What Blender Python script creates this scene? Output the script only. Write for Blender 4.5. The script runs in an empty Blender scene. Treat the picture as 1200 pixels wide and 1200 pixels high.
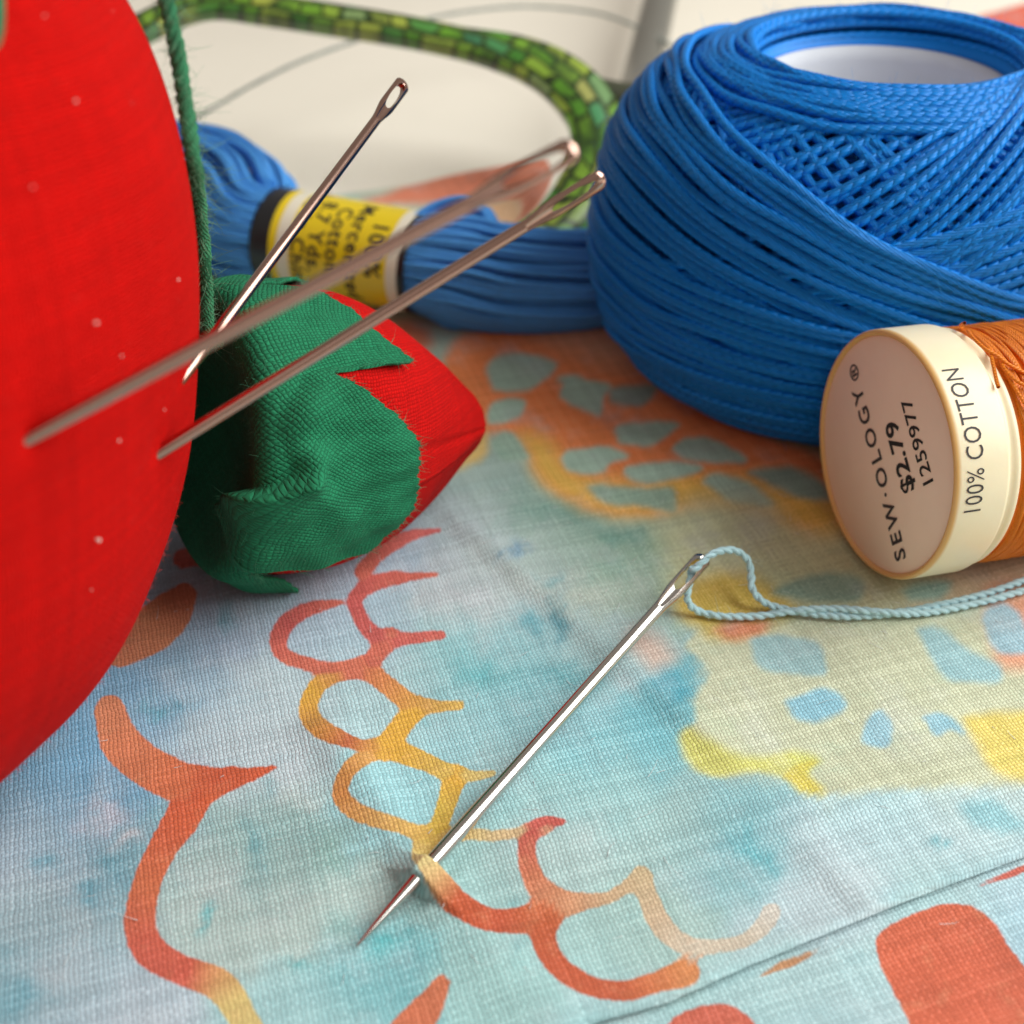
# Close-up of sewing notions on a printed quilting cotton.  1 Blender unit = 1 cm.
import bpy, math, random
import numpy as np
from mathutils import Vector, Matrix
random.seed(7)
rng = np.random.default_rng(7)
SC = bpy.context.scene
SC.unit_settings.system = 'METRIC'
SC.unit_settings.scale_length = 0.01
COL = SC.collection

# ------------------------------------------------------------------ camera, world, lamps, exposure
CAM_H, PITCH, FOV = 6.2, math.radians(38), math.radians(45)
cd = bpy.data.cameras.new('camera'); cam = bpy.data.objects.new('camera', cd); COL.objects.link(cam)
cam.location = (0, 0, CAM_H); cam.rotation_euler = (math.pi/2 - PITCH, 0, 0)
cd.sensor_fit = 'AUTO'; cd.sensor_width = 36; cd.lens_unit = 'FOV'; cd.angle = FOV
cd.clip_start = 0.05; cd.clip_end = 500
cd.dof.use_dof = True; cd.dof.focus_distance = 8.0; cd.dof.aperture_fstop = 0.35
SC.camera = cam

W = bpy.data.worlds.new('World'); SC.world = W; W.use_nodes = True
bg = W.node_tree.nodes['Background']
bg.inputs[0].default_value = (1.0, 0.90, 0.78, 1); bg.inputs[1].default_value = 0.29

def area(name, loc, target, sx, sy, radiance, col):
    l = bpy.data.lights.new(name, 'AREA'); l.shape = 'RECTANGLE'; l.size = sx; l.size_y = sy
    l.energy = radiance * math.pi * sx * sy; l.color = col
    o = bpy.data.objects.new(name, l); COL.objects.link(o); o.location = loc
    o.rotation_euler = (Vector(target) - Vector(loc)).to_track_quat('-Z', 'Y').to_euler()
    return o
area('window_light', (30, 8, 27), (0, 7.5, 0), 34, 34, 6.6, (0.95, 1.0, 0.965))
area('room_fill', (-4, -26, 40), (0, 7, 0), 30, 20, 0.5, (1.0, 0.95, 0.90))  # added soft fill from the front, standing in for ambient light
SC.view_settings.view_transform = 'Standard'; SC.view_settings.look = 'None'
SC.view_settings.exposure = 0.06; SC.view_settings.gamma = 1.0
SC.cycles.max_bounces = 8; SC.cycles.transparent_max_bounces = 12
SC.cycles.use_denoising = True

# ------------------------------------------------------------------ helpers: measuring
FPX = 600 / math.tan(FOV/2)
FW = np.array([0, math.cos(PITCH), -math.sin(PITCH)]); UP = np.array([0, math.sin(PITCH), math.cos(PITCH)])
RT = np.array([1., 0, 0]); CP = np.array([0, 0, CAM_H])
def at_z(px, py, z):
    d = FW + (px-600)/FPX*RT + (600-py)/FPX*UP
    return CP + d*((z-CAM_H)/d[2])
def at_t(px, py, t):
    return CP + (FW + (px-600)/FPX*RT + (600-py)/FPX*UP)*t
def to_print(x, y, z=0.06):
    """cloth position (cm) -> coordinates of the print chart"""
    dy = y*FW[1] + (z-CAM_H)*FW[2]
    dy = np.maximum(dy, 0.3)
    return 600 + FPX*x/dy, 600 - FPX*(y*UP[1] + (z-CAM_H)*UP[2])/dy
def lin(c):
    c = np.asarray(c, float)/255.0
    return np.where(c <= 0.04045, c/12.92, ((c+0.055)/1.055)**2.4)
def L4(r, g, b): return (*lin((r, g, b)), 1.0)
def sstep(a, b, x):
    t = np.clip((x-a)/(b-a), 0, 1); return t*t*(3-2*t)

# ------------------------------------------------------------------ helpers: objects
ORIG = {}
def thing(name, label, cat, loc=(0, 0, 0), group=None, rot=(0, 0, 0)):
    o = bpy.data.objects.new(name, None); COL.objects.link(o)
    o.empty_display_size = 0.3
    o.location = loc; o.rotation_euler = rot
    o['label'] = label; o['category'] = cat
    if group: o['group'] = group
    ORIG[o.name] = np.array(loc, float) if rot == (0, 0, 0) else np.zeros(3)
    return o
def make(name, V, Fc, mat, parent=None, smooth=True, attrs=None, kind=None, label=None, local=False):
    V = np.asarray(V, np.float64)
    org = np.zeros(3)
    if parent is not None: org = ORIG[parent.name]
    if not local: V = V - org
    me = bpy.data.meshes.new(name)
    if isinstance(Fc, np.ndarray):
        n, k = Fc.shape
        me.vertices.add(len(V)); me.vertices.foreach_set('co', V.astype(np.float32).ravel())
        me.loops.add(n*k); me.loops.foreach_set('vertex_index', Fc.astype(np.int32).ravel())
        me.polygons.add(n)
        me.polygons.foreach_set('loop_start', np.arange(0, n*k, k, dtype=np.int32))
        me.polygons.foreach_set('loop_total', np.full(n, k, dtype=np.int32))
        me.update(calc_edges=True)
    else:
        me.from_pydata([tuple(v) for v in V], [], [tuple(f) for f in Fc]); me.update()
    if smooth: me.polygons.foreach_set('use_smooth', np.ones(len(me.polygons), dtype=bool))
    for k, a in (attrs or {}).items():
        a = np.asarray(a, np.float32)
        if a.ndim == 1:
            at = me.attributes.new(k, 'FLOAT', 'POINT'); at.data.foreach_set('value', a)
        elif a.shape[1] == 3:
            at = me.attributes.new(k, 'FLOAT_VECTOR', 'POINT'); at.data.foreach_set('vector', a.ravel())
        else:
            at = me.attributes.new(k, 'FLOAT_COLOR', 'POINT'); at.data.foreach_set('color', a.ravel())
    me.materials.append(mat)
    o = bpy.data.objects.new(name, me); COL.objects.link(o)
    if parent is not None: o.parent = parent
    ORIG[o.name] = org
    if kind: o['kind'] = kind
    if label: o['label'] = label
    return o
def copy_tree(o, parent=None):
    c = o.copy(); COL.objects.link(c)
    if parent is not None: c.parent = parent
    for ch in list(o.children): copy_tree(ch, c)
    return c
def grid_faces(nu, nv, wrap_v=False, wrap_u=False):
    i = np.arange(nu if wrap_u else nu-1); j = np.arange(nv if wrap_v else nv-1)
    I, J = np.meshgrid(i, j, indexing='ij'); I2 = (I+1) % nu; J2 = (J+1) % nv
    return np.stack([I*nv+J, I2*nv+J, I2*nv+J2, I*nv+J2], -1).reshape(-1, 4)
def catmull(P, n):
    P = np.asarray(P, float); m = len(P)
    Q = np.vstack([2*P[0]-P[1], P, 2*P[-1]-P[-2]])
    seg = np.linalg.norm(np.diff(P, axis=0), axis=1)**0.5 + 1e-9
    k = np.concatenate([[0], np.cumsum(seg)]); t = np.linspace(0, k[-1], n)
    i = np.clip(np.searchsorted(k, t, side='right')-1, 0, m-2)
    u = ((t-k[i])/seg[i])[:, None]
    p0, p1, p2, p3 = Q[i], Q[i+1], Q[i+2], Q[i+3]
    return 0.5*((2*p1)+(-p0+p2)*u+(2*p0-5*p1+4*p2-p3)*u**2+(-p0+3*p1-3*p2+p3)*u**3)
def resample(P, n):
    s = np.concatenate([[0], np.cumsum(np.linalg.norm(np.diff(P, axis=0), axis=1))])
    t = np.linspace(0, s[-1], n)
    return np.stack([np.interp(t, s, P[:, k]) for k in range(P.shape[1])], 1)
def frames(P, ref=None):
    T = np.gradient(P, axis=0); T /= np.linalg.norm(T, axis=1)[:, None]+1e-12
    N = np.zeros_like(P)
    r = np.array([0, 0, 1.]) if ref is None else ref
    if abs(T[0]@r) > 0.95: r = np.array([1., 0, 0])
    v = r - T[0]*(T[0]@r); v /= np.linalg.norm(v); N[0] = v
    for i in range(1, len(P)):
        v = N[i-1] - T[i]*(T[i]@N[i-1]); N[i] = v/(np.linalg.norm(v)+1e-12)
    return T, N, np.cross(T, N)
def tube(P, rad, k=8, N=None, B=None, closed_ends=True, v0=0.0):
    """V, F, tw(angle fraction, length, 0)"""
    P = np.asarray(P, float); n = len(P)
    if N is None: _, N, B = frames(P)
    a = np.arange(k)*2*np.pi/k
    rad = np.broadcast_to(rad, (n,)) if np.ndim(rad) < 2 else rad
    V = P[:, None]+rad[:, None, None]*(np.cos(a)[None, :, None]*N[:, None]+np.sin(a)[None, :, None]*B[:, None])
    F = grid_faces(n, k, wrap_v=True)[:, ::-1]
    ln = v0+np.concatenate([[0], np.cumsum(np.linalg.norm(np.diff(P, axis=0), axis=1))])
    tw = np.zeros((n, k, 3)); tw[:, :, 0] = a/(2*np.pi); tw[:, :, 1] = ln[:, None]
    return V.reshape(-1, 3), F, tw.reshape(-1, 3)
class Bag:
    def __init__(s): s.V = []; s.F = []; s.A = []; s.n = 0
    def add(s, V, F, A=None):
        s.V.append(V); s.F.append(np.asarray(F)+s.n); s.n += len(V)
        s.A.append(np.zeros((len(V), 3)) if A is None else A)
    def out(s): return np.vstack(s.V), np.vstack(s.F), np.vstack(s.A)
def hairs(P, D, L, rad, curl=0.35, segs=4):
    """P roots, D directions, L lengths -> many fine bent three-sided fibres"""
    n = len(P); t = np.linspace(0, 1, segs)
    R = rng.normal(size=(n, 3)); R2 = rng.normal(size=(n, 3))
    path = P[:, None]+L[:, None, None]*(t[None, :, None]*D[:, None]+curl*(t**2)[None, :, None]*R[:, None]+curl*.7*(t**3)[None, :, None]*R2[:, None])
    S = np.cross(D, rng.normal(size=(n, 3))); S /= np.linalg.norm(S, axis=1)[:, None]; S2 = np.cross(D, S)
    a = np.arange(3)*2*np.pi/3; w = rad*(1-.6*t)
    V = path[:, :, None]+w[None, :, None, None]*(np.cos(a)[None, None, :, None]*S[:, None, None]+np.sin(a)[None, None, :, None]*S2[:, None, None])
    f = grid_faces(segs, 3, wrap_v=True)
    F = (f[None]+(np.arange(n)*segs*3)[:, None, None]).reshape(-1, 4)
    return V.reshape(-1, 3), F
def plies(P, rad, nply, pitch, k=7, ply_r=None, hand=1, end_taper=False):
    """a twisted cord: nply helical strands wound round the path P"""
    n = len(P); T, N, B = frames(P)
    ln = np.concatenate([[0], np.cumsum(np.linalg.norm(np.diff(P, axis=0), axis=1))])
    bag = Bag()
    pr = ply_r if ply_r else rad*(0.5 if nply == 2 else 0.52)
    off = rad-pr
    for q in range(nply):
        a = hand*2*np.pi*ln/pitch+2*np.pi*q/nply
        wob = 1+0.06*np.sin(ln*17+q)+0.05*np.sin(ln*41+q*2)
        Q = P+off*(np.cos(a)[:, None]*N+np.sin(a)[:, None]*B)*wob[:, None]
        V, F, A = tube(Q, pr*wob, k); A[:, 0] += q*.37
        bag.add(V, F, A)
    return bag.out()

# ------------------------------------------------------------------ helpers: materials
def mat_new(name):
    m = bpy.data.materials.new(name); m.use_nodes = True
    nt = m.node_tree; b = nt.nodes['Principled BSDF']
    return m, nt, b
def nd(nt, t, **kw):
    n = nt.nodes.new(t)
    for k, v in kw.items(): setattr(n, k, v)
    return n
def mth(nt, op, a, b=None, c=None, clamp=False):
    n = nt.nodes.new('ShaderNodeMath'); n.operation = op; n.use_clamp = clamp
    for i, x in enumerate((a, b, c)):
        if x is None: continue
        if isinstance(x, (int, float)): n.inputs[i].default_value = x
        else: nt.links.new(x, n.inputs[i])
    return n.outputs[0]
def attr(nt, name, out='Vector'):
    n = nd(nt, 'ShaderNodeAttribute', attribute_name=name); return n.outputs[out]
def noise(nt, vec, scale, detail=3, rough=0.55, out='Fac'):
    n = nd(nt, 'ShaderNodeTexNoise'); n.inputs['Scale'].default_value = scale; n.inputs['Detail'].default_value = detail
    n.inputs['Roughness'].default_value = rough
    if vec is not None: nt.links.new(vec, n.inputs['Vector'])
    return n.outputs[out]
def vscale(nt, vec, s):
    n = nd(nt, 'ShaderNodeVectorMath', operation='MULTIPLY'); nt.links.new(vec, n.inputs[0])
    n.inputs[1].default_value = (s, s, s) if isinstance(s, (int, float)) else s
    return n.outputs[0]
def mixc(nt, fac, a, b, mode='MIX'):
    n = nd(nt, 'ShaderNodeMix', data_type='RGBA', blend_type=mode)
    for sock, x in ((n.inputs[0], fac), (n.inputs[6], a), (n.inputs[7], b)):
        if isinstance(x, (int, float)): sock.default_value = x
        elif isinstance(x, tuple): sock.default_value = x
        else: nt.links.new(x, sock)
    return n.outputs[2]
def bump(nt, h, dist, strength=1.0, normal=None):
    n = nd(nt, 'ShaderNodeBump'); n.inputs['Strength'].default_value = strength; n.inputs['Distance'].default_value = dist
    nt.links.new(h, n.inputs['Height'])
    if normal is not None: nt.links.new(normal, n.inputs['Normal'])
    return n.outputs[0]
def gain(nt, col, f):
    """multiply a colour by a scalar socket"""
    c = nd(nt, 'ShaderNodeVectorMath', operation='SCALE'); nt.links.new(col, c.inputs[0]); nt.links.new(f, c.inputs['Scale'])
    return c.outputs[0]

def weave_group():
    g = bpy.data.node_groups.new('plain_weave', 'ShaderNodeTree')
    g.interface.new_socket('Vector', in_out='INPUT', socket_type='NodeSocketVector')
    g.interface.new_socket('Height', in_out='OUTPUT', socket_type='NodeSocketFloat')
    g.interface.new_socket('Rand', in_out='OUTPUT', socket_type='NodeSocketFloat')
    gi = g.nodes.new('NodeGroupInput'); go = g.nodes.new('NodeGroupOutput')
    nz = nd(g, 'ShaderNodeTexNoise'); nz.inputs['Scale'].default_value = 0.16; nz.inputs['Detail'].default_value = 2
    g.links.new(gi.outputs[0], nz.inputs['Vector'])
    nz2 = nd(g, 'ShaderNodeTexNoise'); nz2.inputs['Scale'].default_value = 0.9; nz2.inputs['Detail'].default_value = 1
    g.links.new(gi.outputs[0], nz2.inputs['Vector'])
    def centred(col, amp):
        s = nd(g, 'ShaderNodeVectorMath', operation='SUBTRACT'); g.links.new(col, s.inputs[0]); s.inputs[1].default_value = (.5, .5, .5)
        return vscale(g, s.outputs[0], amp)
    ad = nd(g, 'ShaderNodeVectorMath', operation='ADD'); g.links.new(gi.outputs[0], ad.inputs[0]); g.links.new(centred(nz.outputs['Color'], 1.5), ad.inputs[1])
    ad2 = nd(g, 'ShaderNodeVectorMath', operation='ADD'); g.links.new(ad.outputs[0], ad2.inputs[0]); g.links.new(centred(nz2.outputs['Color'], 0.62), ad2.inputs[1])
    sp = nd(g, 'ShaderNodeSeparateXYZ'); g.links.new(ad2.outputs[0], sp.inputs[0])
    u, v = sp.outputs[0], sp.outputs[1]
    fu, fv = mth(g, 'FLOOR', u), mth(g, 'FLOOR', v)
    par = mth(g, 'FLOORED_MODULO', mth(g, 'ADD', fu, fv), 2.0)
    su = mth(g, 'ABSOLUTE', mth(g, 'SINE', mth(g, 'MULTIPLY', u, math.pi)))
    sv = mth(g, 'ABSOLUTE', mth(g, 'SINE', mth(g, 'MULTIPLY', v, math.pi)))
    hA = mth(g, 'MULTIPLY', mth(g, 'POWER', sv, 0.75), mth(g, 'POWER', su, 0.4))
    hB = mth(g, 'MULTIPLY', mth(g, 'POWER', su, 0.75), mth(g, 'POWER', sv, 0.4))
    inv = mth(g, 'SUBTRACT', 1.0, par)
    h = mth(g, 'ADD', mth(g, 'MULTIPLY', hA, inv), mth(g, 'MULTIPLY', hB, par))
    idx = mth(g, 'ADD', mth(g, 'MULTIPLY', fv, inv), mth(g, 'MULTIPLY', mth(g, 'ADD', fu, 1000.5), par))
    wn = nd(g, 'ShaderNodeTexWhiteNoise', noise_dimensions='1D'); g.links.new(idx, wn.inputs['W'])
    g.links.new(h, go.inputs[0]); g.links.new(wn.outputs['Value'], go.inputs[1])
    return g
WEAVE = weave_group()
def weave(nt, vec):
    n = nd(nt, 'ShaderNodeGroup'); n.node_tree = WEAVE; nt.links.new(vec, n.inputs[0])
    return n.outputs[0], n.outputs[1]

def cloth_mat(name, color, pitch, depth=0.006, vary=0.22, fleck=0.0, sheen=0.25, hmix=0.25, spec=0.25):
    """woven cloth of one dye; 'wuv' = cm along warp and weft"""
    m, nt, b = mat_new(name)
    uv = attr(nt, 'wuv'); v = vscale(nt, uv, 1/pitch)
    h, r = weave(nt, v)
    f = mth(nt, 'ADD', 1-vary/2-hmix*.6, mth(nt, 'ADD', mth(nt, 'MULTIPLY', r, vary), mth(nt, 'MULTIPLY', h, hmix)))  # colour drops in the weave gaps, painting the shade between threads
    n1 = noise(nt, uv, 1.3, 4)
    f = mth(nt, 'MULTIPLY', f, mth(nt, 'ADD', 0.86, mth(nt, 'MULTIPLY', n1, 0.28)))
    nt.links.new(gain(nt, mixc(nt, 0.0, color, color), f), b.inputs['Base Color'])
    b.inputs['Roughness'].default_value = 0.85; b.inputs['Specular IOR Level'].default_value = spec
    b.inputs['Sheen Weight'].default_value = sheen; b.inputs['Sheen Roughness'].default_value = 0.5
    b.inputs['Sheen Tint'].default_value = color
    fz = noise(nt, vscale(nt, uv, 70), 1.0, 2)
    hh = mth(nt, 'ADD', h, mth(nt, 'MULTIPLY', fz, 0.35))
    nt.links.new(bump(nt, hh, depth), b.inputs['Normal'])
    return m

def thread_mat(name, color, pitch, depth=0.02, ply=2, rough=0.45, spec=0.5, sheen=0.3, vary=0.25, fine=True, trans=0.0):
    """twisted thread; 'tw' = (turn fraction, cm along the thread)"""
    m, nt, b = mat_new(name)
    tw = attr(nt, 'tw'); sp = nd(nt, 'ShaderNodeSeparateXYZ'); nt.links.new(tw, sp.inputs[0])
    ph = mth(nt, 'ADD', mth(nt, 'MULTIPLY', sp.outputs[1], ply/pitch), mth(nt, 'MULTIPLY', sp.outputs[0], float(ply)))
    s = mth(nt, 'POWER', mth(nt, 'ABSOLUTE', mth(nt, 'SINE', mth(nt, 'MULTIPLY', ph, math.pi))), 0.6)
    ph2 = mth(nt, 'ADD', mth(nt, 'MULTIPLY', sp.outputs[1], -2/pitch), mth(nt, 'MULTIPLY', sp.outputs[0], 9.0))
    s2 = mth(nt, 'ABSOLUTE', mth(nt, 'SINE', mth(nt, 'MULTIPLY', ph2, math.pi)))
    geo = nd(nt, 'ShaderNodeNewGeometry')
    n1 = noise(nt, geo.outputs['Position'], 14.0, 3)
    f = mth(nt, 'ADD', 1-vary/2, mth(nt, 'MULTIPLY', n1, vary))
    nt.links.new(gain(nt, mixc(nt, 0.0, color, color), f), b.inputs['Base Color'])
    b.inputs['Roughness'].default_value = rough; b.inputs['Specular IOR Level'].default_value = spec
    b.inputs['Sheen Weight'].default_value = sheen; b.inputs['Sheen Tint'].default_value = color
    h = mth(nt, 'ADD', s, mth(nt, 'MULTIPLY', s2, 0.2))
    nt.links.new(bump(nt, h, depth), b.inputs['Normal'])
    return m
def plain_mat(name, color, rough=0.5, spec=0.5, metal=0.0, nscale=None, nvary=0.0, bdist=0.0, bscale=40, sss=0.0):
    m, nt, b = mat_new(name)
    geo = nd(nt, 'ShaderNodeNewGeometry')
    if nscale:
        n1 = noise(nt, geo.outputs['Position'], nscale, 4)
        f = mth(nt, 'ADD', 1-nvary/2, mth(nt, 'MULTIPLY', n1, nvary))
        nt.links.new(gain(nt, mixc(nt, 0.0, color, color), f), b.inputs['Base Color'])
    else: b.inputs['Base Color'].default_value = color
    if bdist:
        nt.links.new(bump(nt, noise(nt, geo.outputs['Position'], bscale, 4), bdist), b.inputs['Normal'])
    b.inputs['Roughness'].default_value = rough; b.inputs['Specular IOR Level'].default_value = spec; b.inputs['Metallic'].default_value = metal
    if sss: b.inputs['Subsurface Weight'].default_value = sss; b.inputs['Subsurface Radius'].default_value = (.12, .08, .05); b.inputs['Subsurface Scale'].default_value = .5
    return m

# ------------------------------------------------------------------ the table
def table():
    n = 41
    x = np.linspace(-70, 70, n); y = np.linspace(-25, 75, n)
    X, Y = np.meshgrid(x, y, indexing='ij')
    top = np.stack([X, Y, 0*X], -1).reshape(-1, 3)
    m = plain_mat('table_paint', L4(248, 237, 223), 0.42, 0.4, nscale=0.35, nvary=0.10, bdist=0.004, bscale=3.0)
    V = [tuple(p) for p in top]; Fq = [tuple(f) for f in grid_faces(n, n)]
    k = len(V)
    V += [(-70, -25, -2.5), (70, -25, -2.5), (70, 75, -2.5), (-70, 75, -2.5)]
    c = [0, (n-1)*n, n*n-1, n-1]
    border = [[i*n for i in range(n)], [(n-1)*n+j for j in range(n)], [i*n+n-1 for i in range(n-1, -1, -1)], [j for j in range(n-1, -1, -1)]]
    for e, b in enumerate(border): Fq.append(tuple([k+e] + [k+(e+1) % 4] + b[::-1]))
    Fq.append((k+3, k+2, k+1, k))
    o = make('table', V, Fq, m, smooth=False); o['kind'] = 'structure'
table()

# ------------------------------------------------------------------ the printed cotton: chart of the print
def poly_sdf(px, py, pts):
    """signed distance (inside > 0) to a closed outline"""
    P = np.asarray(pts, float); Q = np.roll(P, -1, axis=0)
    d = np.full(px.shape, 1e9); ins = np.zeros(px.shape, bool)
    for (x0, y0), (x1, y1) in zip(P, Q):
        ex, ey = x1-x0, y1-y0; l2 = ex*ex+ey*ey+1e-9
        t = np.clip(((px-x0)*ex+(py-y0)*ey)/l2, 0, 1)
        d = np.minimum(d, np.hypot(px-x0-t*ex, py-y0-t*ey))
        c = ((y0 > py) != (y1 > py)) & (px < (x1-x0)*(py-y0)/(y1-y0+1e-12)+x0)
        ins ^= c
    return np.where(ins, d, -d)
def smooth_closed(pts, n=40):
    P = np.asarray(pts, float); k = len(P)
    Q = catmull(np.vstack([P[-2:], P, P[:2]]), n*3)
    # keep the middle lap only
    d0 = np.hypot(*(Q-P[0]).T); d1 = np.hypot(*(Q-P[-1]).T)
    a = int(np.argmin(d0[:len(Q)//2])); b = int(len(Q)//2+np.argmin(d1[len(Q)//2:]))
    return Q[a:b+1]
OR_, RED, YEL, COR, TAN, PCH, PNK = (216, 110, 44), (200, 76, 34), (228, 172, 44), (212, 102, 76), (200, 174, 136), (214, 198, 178), (224, 140, 104)
ORD = (204, 82, 28)
STROKES = [  # (x, y, width), first and last colour, mid colour
 ([(129,833,34),(144,872,46),(179,901,47),(225,921,46),(262,914,30),(290,908,16),(321,899,3)], [(228,138,92),(220,120,70),ORD,ORD]),
 ([(232,922,42),(213,962,38),(190,1000,32),(172,1042,31),(165,1088,35),(179,1121,38),(217,1142,35),(258,1158,37),(285,1196,34),(310,1240,30)], [ORD,(206,92,48),(214,112,66),(208,92,66),(206,88,62),(222,196,120),(224,200,130)]),
 ([(515,625,3),(485,630,10),(462,640,16),(440,655,16),(425,672,18)], [(214,92,88),COR]),
 ([(512,677,3),(485,679,8),(458,682,15),(432,690,17),(417,703,16),(419,720,16),(430,737,17),(450,750,18),(479,750,13),(517,748,9)], [COR,(208,84,76),(212,96,82)]),
 ([(400,708,3),(375,712,12),(354,719,16),(335,733,18),(327,750,18),(333,768,16),(358,778,14),(392,785,16),(420,783,24)], [COR,(206,82,74),COR,(216,112,80)]),
 ([(433,779,20),(447,760,20),(458,748,18)], [COR,COR]),
 ([(430,783,20),(458,808,20),(483,825,20),(508,829,14),(540,829,8)], [(218,118,72),(224,160,66),(226,182,84)]),
 ([(400,787,14),(375,800,18),(362,825,20),(369,850,22),(392,867,20),(421,877,16),(450,879,24)], [(218,140,70),YEL,(214,150,50),(196,96,40),(216,158,56)]),
 ([(450,879,26),(471,850,24),(487,833,22)], [YEL,YEL]),
 ([(470,883,24),(496,894,20),(525,908,20),(550,912,12),(577,910,6)], [YEL,(226,188,84),(228,204,130)]),
 ([(433,890,16),(408,912,18),(400,933,18),(417,954,18),(446,967,16),(479,979,16),(504,987,26)], [(222,160,76),(216,140,60),(226,176,96),(222,178,78)]),
 ([(533,912,24),(527,933,22),(521,954,20),(514,975,20),(510,985,20)], [YEL,(226,190,70),(222,182,60)]),
 ([(512,985,18),(550,984,11),(583,986,10),(612,983,8),(640,978,10)], [(222,186,90),(222,190,140),(214,180,140)]),
 ([(503,990,26),(497,1012,26),(502,1028,26),(514,1046,25),(537,1067,26),(571,1083,27),(608,1083,30),(640,1072,34)], [(222,184,80),(226,206,140),(196,80,30),(192,74,28),(204,104,56)]),
 ([(660,972,4),(640,975,14),(622,984,18),(617,1000,18),(621,1022,21),(635,1046,26),(660,1060,28),(686,1058,18),(712,1054,12),(737,1040,14),(754,1030,20)], [(206,88,76),(206,86,72),(204,116,80),(206,140,100),(202,166,130),TAN]),
 ([(750,1028,18),(760,1054,21),(771,1080,24),(789,1100,22),(812,1111,20),(850,1110,15),(880,1100,16),(896,1084,20),(903,1070,22)], [TAN,(208,180,150),PCH,PCH,(214,206,196)]),
 ([(640,1074,34),(636,1092,30),(642,1117,26),(660,1142,26),(692,1161,24),(733,1166,24),(771,1154,26),(803,1143,32)], [(196,88,38),(196,80,34),(202,88,42),(216,134,76)]),
 ([(519,1155,16),(508,1175,28),(485,1205,40),(450,1250,48)], [(212,116,74),(214,112,74)]),
 ([(215,700,30),(195,722,50),(172,742,52),(140,764,34)], [(196,110,70),(206,124,76),(206,120,76)]),
 ([(215,655,22),(262,652,20),(310,648,20)], [(200,78,60),(206,84,76)]),
 # the print goes on outside the picture
 ([(-40,1010,40),(-90,1060,44),(-110,1130,44),(-60,1200,40),(20,1260,44),(90,1330,40)], [ORD,(214,112,66),OR_]),
 ([(-150,900,40),(-210,960,42),(-240,1040,44),(-200,1120,40)], [OR_,YEL]),
 ([(330,1290,36),(420,1330,40),(520,1320,38),(600,1280,30)], [ORD,OR_]),
 ([(1260,760,24),(1330,790,26),(1400,780,24),(1460,740,20)], [OR_,YEL]),
 ([(1250,880,20),(1310,910,24),(1390,915,24),(1470,880,20)], [YEL,PNK]),
]
BLOBS_UNDER = [
 ([(1027,1108),(1033,1090),(1067,1071),(1090,1062),(1118,1057),(1142,1062),(1165,1080),(1181,1106),(1205,1140),(1230,1200),(1210,1260),(1090,1240),(1062,1190),(1044,1154),(1031,1129)], (214, 96, 58)),
 ([(775,1222),(785,1195),(810,1180),(842,1174),(868,1182),(890,1205),(895,1240),(840,1270),(790,1255)], (210,96,70)),
 ([(1135,1042),(1160,1030),(1215,1008),(1260,1000),(1230,1012),(1185,1028),(1155,1036)], (206,92,72)),
 ([(890,1142),(915,1125),(960,1108),(950,1118),(920,1134)], (200,140,96)),
 ([(960,1290),(1030,1270),(1080,1300),(1090,1360),(1010,1380),(950,1340)], (212,110,70)),
 ([(1290,1090),(1340,1060),(1400,1080),(1420,1150),(1360,1190),(1300,1150)], (216,150,70)),
]
GRN = (168, 198, 180)
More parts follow.
